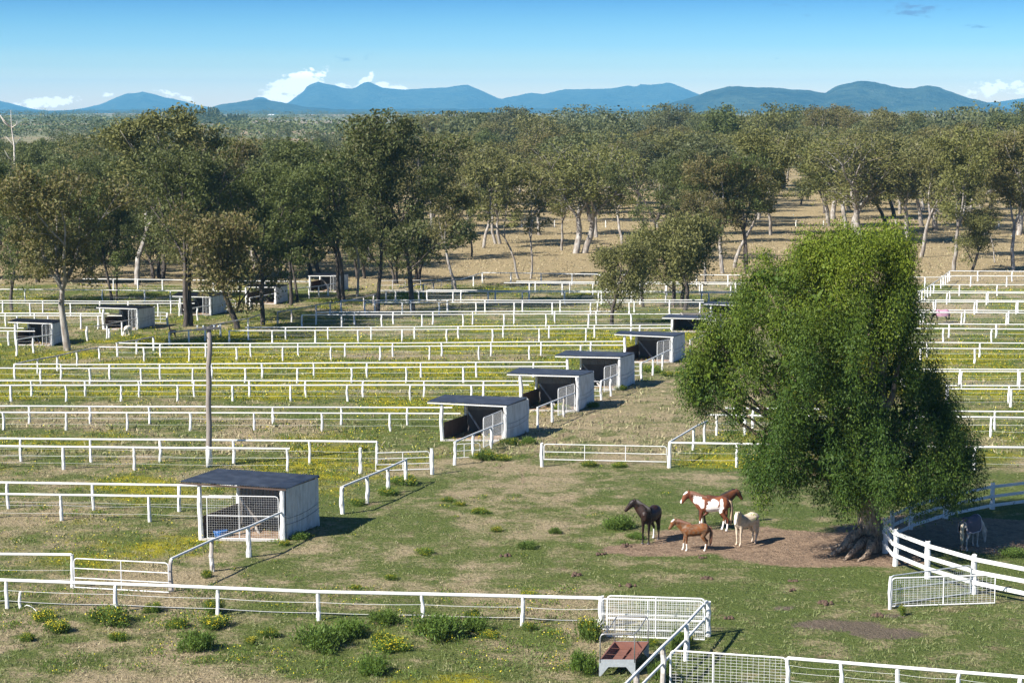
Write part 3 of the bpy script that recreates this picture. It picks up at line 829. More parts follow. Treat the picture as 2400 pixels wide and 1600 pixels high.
def lone_post(label, u, v, h, kind=1, s=1.15):
    p = P(u, v)
    root = thing('gate_post', label, 'post', (p.x, p.y, 0), 0, 'free-standing gate posts')
    add_post(root, p, h, kind, s)
gate('white four-bar gate left of the nearest shelter, between two white posts', P(175, 1380), P(396, 1392), 1.2, group='steel tube gates')
gate('white leaning four-bar gate behind the nearest shelter', P(881, 1106), P(1007, 1102), .98, bars=(.33, .66))
lone_post('weathered post with a dark top at the right end of the leaning gate', 1013, 1111, 1.32, 1, 1.2)
lone_post('white post just left of the leaning gate', 845, 1109, 1.3, 1, 1.1)
gate('long white three-bar gate across the grassy lane right of the second shelter', P(1275, 1084), P(1562, 1090), .98, z0=.18, bars=(.5,), verts=(.333, .667), round_=False)
lone_post('white post at the left end of the long gate across the lane', 1270.5, 1094, 1.25, 0, 1.05)
lone_post('thick white post at the right end of the long gate across the lane', 1568, 1096, 1.32, 0, 1.25)
gate('tall white mesh gate behind the feed trough', P(1423, 1491), P(1651, 1499), 1.45, z0=.02, bars=(.45,), verts=(.5,), mesh=(.075, .075), group='white mesh gates', name='mesh_gate', r=.028)
gate('lower white mesh gate standing just behind the tall one at the feed trough', P(1408, 1481), P(1648, 1488), 1.2, z0=.12, bars=(.5,), verts=(.46,), mesh=(.15, .11), group='white mesh gates', name='mesh_gate')
lone_post('thick post with flaking brown and white paint at the trough gates', 1409, 1471, 1.16, 1, 1.3)
ga, gb = P(1572, 1523, 1.2), P(1844, 1541, 1.2)
gate('white mesh gate along the bottom edge, left of the rail and wire fence', ga, gb, 1.2, z0=.06, bars=(), verts=(.37,), mesh=(.17, .09), group='white mesh gates', name='mesh_gate', r=.03)
gate('white mesh gate swung open in front of the board fence', P(2089, 1423), P(2331, 1415), 1.1, z0=.05, bars=(), verts=(.5,), mesh=(.16, .085), group='white mesh gates', name='mesh_gate', r=.026)
ga, gb = P(2088, 1349, 1.12), P(2276, 1324, 1.12)
gate('grey mesh gate behind the swung-open white one, reaching to the board fence', ga, gb, 1.12, z0=.06, bars=(.5,), verts=(), mesh=(.09, .09), m=GALV, group='white mesh gates', name='mesh_gate', r=.028)
lone_post('slim white post carrying the two mesh gates by the board fence', 2086, 1427, 1.22, 0, .85)
gate('small white gate between the third and fourth shelters', P(1345, 930), P(1407, 930), 1.0)
gate('small white gate between the fourth and fifth shelters', P(1440, 882), P(1499, 882), 1.0)
gate('low white gate in front of the second shelter', P(1068, 1076), P(1125, 1073), .8, bars=(.5,), verts=(.35, .7), r=.018)
gate('small white gate right of the second shelter on the left side', P(361, 758), P(391, 758), .95)
lone_post('white post right of the small gate on the left side', 393, 761, 1.05, 0, 1.1)
gate('small white gate right of the third shelter on the left side', P(528, 727), P(552, 727), .95)
lone_post('white post between the big pale gum and the second left shelter', 205, 799, 1.15, 0, 1.1)
lone_post('short white stub in front of the second shelter on the left side', 256, 791, .7, 0, 1.1)
gate('white gate at the far end of the tree shade, left of the tallest trunk', P(890, 682), P(950, 681), 1.05, bars=(.5,), verts=(.5,))
gate('white gate at the far end of the tree shade, right of the tallest trunk', P(965, 681), P(1035, 680), 1.05, bars=(.5,), verts=(.3, .65))
lone_post('short white stub under the nearest fence at the left edge', 48, 1425, .62, 0, .6)
hp = [P(u, v, z) for u, v, z in ((58, 1420, .1), (62, 1417, .22), (70, 1419, .2), (78, 1424, .12), (86, 1432, .03))]
ho = MB().tube(hp, .014, 6).build('hose', STEEL)
tag(ho, 'bent white hose lying in the grass at the left edge', 'hose')

# ------------------------------------------------------------------ shelters
def corr_sheet(a, b, c, d, nw, amp=.024):
    """corrugated sheet with corners a b (one edge) and d c (the other edge); waves run along a-b"""
    a, b, c, d = map(Vector, (a, b, c, d))
    nrm = (b - a).cross(d - a).normalized()
    mb = MB(); n = nw * 2
    vs = []
    for e0, e1 in ((a, b), (d, c)):
        for i in range(n + 1):
            vs.append(e0.lerp(e1, i / n) + nrm * (amp if i % 2 else -amp))
    fs = [(i, i + 1, n + 2 + i, n + 1 + i) for i in range(n)]
    th = [v - nrm * .004 for v in vs]
    m = len(vs)
    mb.add(vs + th, fs + [tuple(m + k for k in reversed(f)) for f in fs])
    return mb
def shelter(label, FR, FLu, BRu, roof, old=False, gate_open=None, group='row of horse shelters down the lane', depth=2.8, tub=False, closed=False, skew=.32):
    fr = P(*FR)
    fl = Vector((0, fr.y + skew, 0)); fl.x = xat(FLu, fl.y)
    br = Vector((0, fr.y + depth, 0)); br.x = xat(BRu, br.y)
    bl = fl + (br - fr)
    dv = (br - fr)
    root = thing('horse_shelter', label, 'shelter', (fr.x, fr.y, 0), 0, group)
    (u0, v0), (u1, v1), (u2, v2), (u3, v3) = roof
    # roof corners: front ones a little ahead of the posts
    yf = -.12; yb = .10
    def corner(u, v, g):
        q = Vector((0, g.y, 0)); z = 2.0
        for _ in range(3):
            q.x = xat(u, q.y, z); z = hgt(q, v)
        return Vector((q.x, q.y, z))
    cFL = corner(u0, v0, fl + Vector((0, yf, 0))); cFR = corner(u1, v1, fr + Vector((0, yf, 0)))
    cBR = corner(u2, v2, br + Vector((0, yb, 0))); cBL = corner(u3, v3, bl + Vector((0, yb, 0)))
    RM = ROOF_OLD if old else ROOF
    ns = 6
    for i in range(ns):
        f0, f1 = i / ns, (i + 1) / ns + (.012 if i < ns - 1 else 0)
        up = Vector((0, 0, .006 * (i % 2)))
        corr_sheet(cFL.lerp(cFR, f0) + up, cFL.lerp(cFR, f1) + up, cBL.lerp(cBR, f1) + up, cBL.lerp(cBR, f0) + up, 8).build('roof_sheet', RM, root)
    dz = Vector((0, 0, -.075))
    MB().beam(cFL + dz + Vector((.05, .03, 0)), cFR + dz + Vector((-.03, .03, 0)), .05, .07).build('fascia', PAINT if not closed else BOARD, root)
    MB().beam(cBL + dz, cBR + dz, .05, .07).build('fascia', BOARD, root)
    def roofz(p):                                                    # roof underside above plan point p
        tx = (p - fl).dot((fr - fl).normalized()) / max(.1, (fr - fl).length)
        ty = (p.y - fl.y) / depth
        # bilinear on the roof, measured by plan x between the left and right corners
        fx = (p.x - cFL.x - (cBL.x - cFL.x) * ty) / ((cFR.x - cFL.x) * (1 - ty) + (cBR.x - cBL.x) * ty)
        zf = cFL.z + (cFR.z - cFL.z) * fx; zb = cBL.z + (cBR.z - cBL.z) * fx
        return zf + (zb - zf) * max(0, min(1, ty)) - .05
    for k, f in enumerate((.12, .5, .88)):
        p0, p1 = fl.lerp(fr, f), bl.lerp(br, f)
        MB().beam((p0.x, p0.y, roofz(p0) - .05), (p1.x, p1.y, roofz(p1) - .05), .05, .08).build('rafter', BOARD, root)
    for g, k, s in ((fl, 0, 1.35), (fr, 1, 1.45), (br, 1, 1.1), (bl, 0, 1.25)):
        add_post(root, g, roofz(g) - .02, k, s)
    # right wall of painted iron sheets
    n = 4
    off = Vector((.10, 0, 0))
    for i in range(n):
        a, b = fr.lerp(br, .03 + .94 * i / n) + off, fr.lerp(br, .03 + .94 * (i + 1) / n) + off
        za, zb = roofz(a) - .03, roofz(b) - .03
        zl = .04 + rnd.uniform(0, .05)
        corr_sheet((a.x, a.y, zl), (b.x, b.y, zl), (b.x, b.y, zb), (a.x, a.y, za), 5, .009).build('wall_sheet', WALLSHEET, root)
    # back wall: boards below, iron above
    zb0 = 1.25
    for i in range(6):
        a, b = bl + Vector((.08, -.02, .03 + i * zb0 / 6 + .1)), br + Vector((-.08, -.02, .03 + i * zb0 / 6 + .1))
        MB().beam(a + Vector((0, .012 * (i % 2), 0)), b + Vector((0, .012 * (i % 2), 0)), .03, zb0 / 6 + .006).build('wall_board', INNER, root)
    corr_sheet((bl.x + .05, bl.y, zb0), (br.x - .05, br.y, zb0), (br.x - .05, br.y, roofz(br) - .03), (bl.x + .05, bl.y, roofz(bl) - .03), 22, .010).build('wall_sheet', LINING, root)
    # right wall lining and the half-height left wall of boards
    for i in range(4):
        z = .13 + i * .25; jj = Vector((.010 * (i % 2), 0, 0))
        MB().beam(fl + jj + Vector((.08, .1, z)), bl + jj + Vector((.08, -.1, z)), .03, .255).build('wall_board', BOARD, root)
        MB().beam(fr + jj + Vector((-.02, .12, z)), br + jj + Vector((-.02, -.1, z)), .03, .255).build('wall_board', INNER, root)
    # prop leaning from the back post to the floor
    q = fl.lerp(fr, .55) + dv * .35
    MB().beam(bl + Vector((.12, -.12, 1.25)), Vector((q.x, q.y, .02)), .06, .09).build('prop', WEATHER, root)
    # dirt floor and sill
    fz = .035
    a, b, c, d = fl + Vector((.1, .03, 0)), fr + Vector((-.05, .03, 0)), br + Vector((-.05, -.05, 0)), bl + Vector((.1, -.05, 0))
    N = 14; mb = MB(); vs = []; fs = []
    for j in range(N + 1):
        for i in range(N + 1):
            p = a.lerp(b, i / N).lerp(d.lerp(c, i / N), j / N)
            vs.append((p.x, p.y, fz + .05 * fbm(p.x, p.y, 1.3, 2) + .02))
    for j in range(N):
        for i in range(N):
            k = j * (N + 1) + i; fs.append((k, k + 1, k + N + 2, k + N + 1))
    mb.add(vs, fs).build('floor', FLOOR, root, True)
    MB().beam(fl + Vector((0, -.06, .03)), fr + Vector((0, -.06, .03)), .16, .09).build('sill', CONC, root)
    # chain hanging from the left eave
    p0 = fl.lerp(bl, .55)
    MB().tube([(p0.x + .5, p0.y, roofz(p0) - .05), (p0.x + .5, p0.y, .95)], .012, 4).build('chain', DARKMETAL, root)
    if closed:
        gate(None, fl + Vector((.28, -.10, 0)), fr + Vector((-.18, -.10, 0)), 1.92, z0=.1, bars=(.53,), verts=(.45,), mesh=(.10, .10), parent=root, r=.020, mesh_r=.0016)
    if gate_open:
        gp = P(*gate_open)
        gate(None, Vector((gp.x, gp.y, 0)), fr + Vector((-.14, -.05, 0)), 1.72, z0=.12, bars=(), verts=(.5,), mesh=(.07, .07), parent=root, r=.02, mesh_r=.0018)
    # wires strung along the right wall
    for z in (.95, .7):
        pts = []
        for i in range(6):
            f = i / 5; p = fr.lerp(br, f) + Vector((.135, 0, 0)); pts.append((p.x, p.y, z + .15 * f - .3 * 4 * f * (1 - f) * .4))
        MB().tube(pts, .007, 3).build('wire', DARKMETAL, root)
    if tub:
        t0 = fl + Vector((.75, .35, 0))
        tb = thing('feed_tub', 'blue plastic feed tub inside the nearest shelter', 'tub', (t0.x, t0.y, .06))
        mb = MB()
        mb.tube([(0, 0, 0), (0, 0, .26), (0, 0, .27), (0, 0, .26), (0, 0, .04)], [.25, .32, .315, .29, .22], 18)
        link('tub_shell', mb.mesh('tub_shell', BLUEP, smooth=False), tb)
    return root
GL = 'horse shelters under the trees on the left'
shelter('nearest horse shelter, its front closed by a tall white mesh gate', (664, 1267), 472, 745, [(418, 1128), (671, 1144), (749, 1113.5), (510, 1097.5)], closed=True, tub=True, depth=3.0, skew=.25)
shelter('second horse shelter down the lane, a mass of yellow flowers before its gate', (1183, 1033), 1037, 1234, [(999, 940.7), (1188.5, 949.5), (1236, 931), (1041, 924.6)], gate_open=(1133, 1053), skew=.15)
shelter('third horse shelter down the lane, sandy floor and three-post rail before it', (1352, 964), 1220, 1389, [(1186, 875), (1358, 879.6), (1392.5, 868.7), (1216.7, 861)], gate_open=(1308, 978))
shelter('fourth horse shelter down the lane, between the two small white gates', (1451, 913.6), 1327, 1484, [(1299, 833), (1454.8, 836), (1487, 826), (1325.5, 821)], gate_open=(1416, 922))
shelter('fifth horse shelter down the lane, just left of the pepper tree bough', (1574, 850), 1463, 1602, [(1438, 781.6), (1579.7, 788), (1605.5, 779), (1454.5, 775)], gate_open=(1540, 857))
shelter('sixth horse shelter down the lane, its right end hidden by the pepper tree', (1677, 778), 1574, 1693, [(1550, 743.4), (1679, 746), (1694.5, 740.5), (1568, 736)], gate_open=(1655, 783))
shelter('seventh and last horse shelter down the lane, half hidden by the pepper tree', (1762, 748), 1666, 1778, [(1647.6, 711), (1765, 715.5), (1781, 710.5), (1663, 706.5)])
shelter('left-most horse shelter, partly behind the big pale gum trunk', (122.8, 810), 39, 149.6, [(16.6, 753), (122, 756.5), (149, 749.5), (39, 746)], True, group=GL, gate_open=(100, 812))
shelter('horse shelter beside the white grazing alpaca', (322, 772.6), 244, 360.5, [(224, 719), (321, 722), (361, 717.6), (243, 714.5)], True, group=GL, gate_open=(302, 775))
shelter('horse shelter right of the dark twin trunk in the left paddocks', (495, 739), 422.5, 528, [(402, 692.5), (493, 694.5), (527, 686), (418, 684)], True, group=GL, gate_open=(476, 741))
shelter('horse shelter with a bright white side wall between dark trunks', (645, 713), 577, 673, [(573, 671), (643, 671.5), (673.7, 667), (592, 665)], True, group=GL)
shelter('farthest horse shelter, dark and shaded under the trees', (792, 684.5), 726.5, 815, [(721, 645), (793, 645), (815.5, 640.5), (745, 640)], True, group=GL, gate_open=(775, 686))

# ------------------------------------------------------------------ power pole
pb = P(491, 1094)
pole = thing('power_pole', 'crooked grey timber power pole with a white painted foot in the left paddocks', 'power pole', (pb.x, pb.y, 0))
ph = hgt(pb, 767)
pts = [(pb.x + dx, pb.y, ph * f) for f, dx in ((0, 0), (.12, -.02), (.3, .03), (.45, .0), (.6, .06), (.72, .04), (.85, .14), (1.0, .10))]
MB().tube(pts, [.17, .155, .145, .135, .14, .125, .13, .115], 12).build('shaft', POLE, pole, True)
tp = Vector(pts[-1])
MB().beam(tp + Vector((-.62, -.15, -.10)), tp + Vector((.60, -.15, -.02)), .09, .10).build('crossarm', DARKMETAL, pole)
MB().beam(tp + Vector((-.35, .05, .0)), tp + Vector((.38, .10, .05)), .08, .08).build('crossarm', DARKMETAL, pole)
for dx in (-.55, -.25, .3, .52):
    MB().tube([tp + Vector((dx, -.15, -.05)), tp + Vector((dx, -.15, .06)), tp + Vector((dx, -.15, .12))], [.02, .045, .03], 8).build('insulator', GALV, pole)
MB().tube([tp + Vector((-.05, -.15, -.55)), tp + Vector((-.45, -.18, -.12))], .015, 5).build('brace', DARKMETAL, pole)

# ------------------------------------------------------------------ feed trough
t0 = P(1404, 1583); tr_ = P(1489, 1583); tb_ = P(1520.7, 1539)
ex = (tr_ - t0); wT = ex.length; ex.normalize()
ey = (tb_ - tr_); lT = ey.length; ey.normalize()
tro = thing('feed_trough', 'rusty steel feed trough with grey legs and pipe hoops in the front grass', 'feed trough', (t0.x, t0.y, 0))
def T(x, y, z): return t0 + ex * x + ey * y + Vector((0, 0, z))
zt = .54
for y in (0, lT):
    nm = -ey * .012
    mb = MB()
    prof = [(0, 0), (.06, 0), (.30, .30), (wT - .30, .30), (wT - .06, 0), (wT, 0), (wT, zt), (0, zt)]
    vs = [T(a, y, b) + nm for a, b in prof] + [T(a, y, b) - nm for a, b in prof]
    polys = [(0, 1, 2, 7), (7, 2, 3, 6), (6, 3, 4, 5)]
    fs = polys + [tuple(8 + k for k in reversed(f)) for f in polys]
    for i in range(8):
        j = (i + 1) % 8; fs.append((j, i, 8 + i, 8 + j))
    mb.add(vs, fs).build('end_panel', GALV, tro)
    ins = .03
    hh = 1.38
    hp = [T(ins, y, zt - .1), T(ins, y, hh - .12), T(ins + .04, y, hh - .03), T(ins + .13, y, hh), T(wT - ins - .13, y, hh), T(wT - ins - .04, y, hh - .03), T(wT - ins, y, hh - .12), T(wT - ins, y, zt - .1)]
    MB().tube(hp, .021, 7).build('hoop', TUBE, tro, True)
for x in (.08, wT - .08):
    MB().tube([T(x, 0, 1.37), T(x + .02, lT * .4, 1.30), T(x, lT, 1.37)], .018, 6).build('top_bar', TUBE, tro, True)
mb = MB()
zb_ = .32
O = [(0, .02, zt), (wT, .02, zt), (wT, lT - .02, zt), (0, lT - .02, zt)]
I = [(.05, .07, zt), (wT - .05, .07, zt), (wT - .05, lT - .07, zt), (.05, lT - .07, zt)]
Bm = [(.16, .14, zb_), (wT - .16, .14, zb_), (wT - .16, lT - .14, zb_), (.16, lT - .14, zb_)]
Bo = [(.12, .10, zb_ - .03), (wT - .12, .10, zb_ - .03), (wT - .12, lT - .10, zb_ - .03), (.12, lT - .10, zb_ - .03)]
vs = [T(*q) for q in O + I + Bm + Bo]
fs = []
for i in range(4):
    j = (i + 1) % 4
    fs += [(i, j, 4 + j, 4 + i), (4 + i, 4 + j, 8 + j, 8 + i), (j, i, 12 + i, 12 + j)]
fs += [(8, 9, 10, 11), (15, 14, 13, 12)]
mb.add(vs, fs).build('tub', RUST, tro)
MB().beam(T(wT * .5, .1, zb_ + .03), T(wT * .5, lT - .1, zb_ + .03), .03, .05).build('divider', RUST, tro)
for y in (lT * .33, lT * .66):
    MB().tube([T(.05, y, zt - .02), T(wT * .5, y + .05, zt - .08), T(wT - .05, y, zt - .02)], .008, 4).build('wire', RUST, tro)
# ------------------------------------------------------------------ gum trees
def tree_mesh(seed, H, trunk0, limbs, spread, clump, nleaf, lsize, bark, leafmat, lean=0.0, dead=0.06, levels=4, trad=.24, twin=False, drop=.55, low=0.0):
    """one tree: trunk with limbs as one mesh, crown of leaf sprays as another"""
    r = random.Random(seed); g = np.random.default_rng(seed)
    trunk = trunk0 * .82; trad *= .62
    mb = MB(); tips = []
    def wander(p, d, L, r0, r1, n, up):
        pts = [p.copy()]; rad = [r0]; q = p.copy(); d = d.copy()
        for i in range(n):
            d = (d + Vector((r.uniform(-1, 1), r.uniform(-1, 1), r.uniform(-.5, .7) + up)) * .22).normalized()
            q = q + d * (L / n)
            pts.append(q.copy()); rad.append(r0 + (r1 - r0) * (i + 1) / n)
        return pts, rad, d
    def grow(p, d, L, r0, lev):
        n = 4 if lev < 2 else 3
        r1 = r0 * (.66 if lev < levels else .3)
        pts, rad, d2 = wander(p, d, L, r0, r1, n, .25 if lev < 3 else 0.0)
        mb.tube(pts, rad, 7 if lev <= 1 else (5 if lev == 2 else 3), cap=lev >= levels)
        if lev >= 1:
            for q in (pts[2:] if lev > 1 else pts[3:]):
                tips.append((q + Vector((r.gauss(0, .2), r.gauss(0, .2), r.gauss(0, .2))), lev))
        if lev >= levels: return
        k = r.choice((2, 3, 3)) if lev else limbs
        a0 = r.uniform(0, 6.28)
        for i in range(k):
            th = a0 + 6.283 * i / k + r.uniform(-.5, .5)
            tilt = (r.uniform(.22, .55) if lev == 0 else r.uniform(.35, .8)) * spread
            if lev and i == 0: tilt *= .4
            ax = d2.orthogonal().normalized()
            ax = Matrix.Rotation(th, 3, d2) @ ax
            nd = (Matrix.Rotation(tilt, 3, ax) @ d2)
            nd = (nd + Vector((0, 0, .12))).normalized()
            if r.random() < dead and lev >= 2:
                q, rr, _ = wander(pts[-1], nd, L * .8, r1 * .7, .01, 3, 0)
                mb.tube(q, rr, 3); continue
            grow(pts[-1], nd, L * r.uniform(.60, .80), r1 * .78, lev + 1)
            if lev == 1 and r.random() < .8:
                grow(pts[r.choice((1, 2))], (nd + Vector((0, 0, -.45))).normalized(), L * .55, r1 * .45, lev + 2)
            if lev == 2 and r.random() < .35:
                grow(pts[1], (nd + Vector((0, 0, -.6))).normalized(), L * .6, r1 * .45, levels)
    bases = [(Vector((0, 0, -.2)), Vector((lean, r.uniform(-.1, .1), 1)).normalized())]
    if twin: bases.append((Vector((.45, .1, -.2)), Vector((.10 - lean, .05, 1)).normalized()))
    for b, d in bases:
        grow(b, d, H * trunk, H * trad / 12, 0)
        if low:
            for _ in range(int(low)):
                h = H * trunk * r.uniform(.45, .9); th = r.uniform(0, 6.28)
                grow(b + d * h, Vector((math.cos(th), math.sin(th), .7)).normalized(), H * .13, H * trad / 40, 2)
    # flare at the foot
    T = np.array([list(t[0]) for t in tips])
    zmax = T[:, 2].max() + clump * .6
    k = H / zmax
    mb.v = [(x * k, y * k, z * k) for x, y, z in mb.v]
    T = T * k
    keep = g.random(len(T)) < .93
    T = T[keep]
    nl = max(6, int(nleaf / len(T)))
    C = np.repeat(T, nl, axis=0)
    rad = np.repeat(clump * g.uniform(.55, 1.25, len(T)), nl)[:, None]
    off = g.normal(size=C.shape); off = unit(off) * (g.random((len(C), 1)) ** .45) * rad * np.array([1, 1, .62])
    C = C + off
    C[:, 2] -= .30
    D = unit(g.normal(size=C.shape) * np.array([.8, .8, .6]) + np.array([0, 0, -drop]))
    S = unit(np.cross(D, g.normal(size=C.shape)))
    L = lsize * g.uniform(.6, 1.4, len(C)); W = L * g.uniform(.30, .55, len(C))
    V, Q = rhombs(C, D, S, L, W)
    tm = mb.mesh('trunk', bark, smooth=True)
    cm = mesh_np('crown', V, Q, leafmat)
    return tm, cm, H
TV = {}
for i, sd_ in enumerate((11, 12, 13, 14)):
    TV['dark%d' % i] = tree_mesh(sd_, 15, .34, 3, .85, .92, 13000, .27, BARK_DARK, LEAF_DARK, lean=(-.05, .06, .02, -.03)[i], twin=(i == 1), low=(2, 0, 3, 1)[i])
for i, sd_ in enumerate((21, 22, 23, 24, 25)):
    TV['gum%d' % i] = tree_mesh(sd_, 14, (.26, .34, .22, .30, .38)[i], (4, 3, 4, 3, 3)[i], (1.1, .8, 1.2, .95, .7)[i], .98, 13500, .26, BARK_PALE, LEAF_GUM, lean=(.1, -.06, 0, .12, -.05)[i], dead=.14, twin=(i == 2))
for i, sd_ in enumerate((31, 32, 33)):
    TV['bush%d' % i] = tree_mesh(sd_, 8, (.24, .28, .22)[i], 4, 1.05, .8, 12000, .21, BARK_DARK, (LEAF_GUM, LEAF_GUM, LEAF_DARK)[i], twin=(i == 2), trad=.30, low=2)
for i, sd_ in enumerate((41, 42)):
    TV['slim%d' % i] = tree_mesh(sd_, 12, .42, 2, .6, .75, 3000, .30, BARK_PALE, LEAF_GUM, lean=(.05, -.04)[i], dead=.2, trad=.17)
for i, sd_ in enumerate((51, 52, 53)):
    TV['back%d' % i] = tree_mesh(sd_, 14, (.24, .30, .26)[i], 4, (1.1, .9, 1.2)[i], 1.18, 7500, .36, (BARK_PALE, BARK_DARK, BARK_DARK)[i], (LEAF_GUM, LEAF_DARK, LEAF_FAR)[i], dead=.12)
def add_tree(key, p, h, label, rz=0, sx=1.0, group='gum trees in the belt behind the paddocks', name='gum_tree'):
    tm, cm, H = TV[key]
    root = thing(name, label, 'tree', (p[0], p[1], 0), rz, group)
    k = h / H
    root.scale = (k * sx, k * sx, k)
    link('trunk', tm, root); link('crown', cm, root)
    return root
def tree_px(key, u, vb, vt, label, rz=None, sx=1.0, **kw):
    s = 1.0204
    p = P(u * s, vb * s); h = hgt(p, vt * s)
    r_ = random.Random(int(u * 7 + vb))
    return add_tree(key, p, h, label, r_.uniform(0, 6.28) if rz is None else rz, sx, **kw)
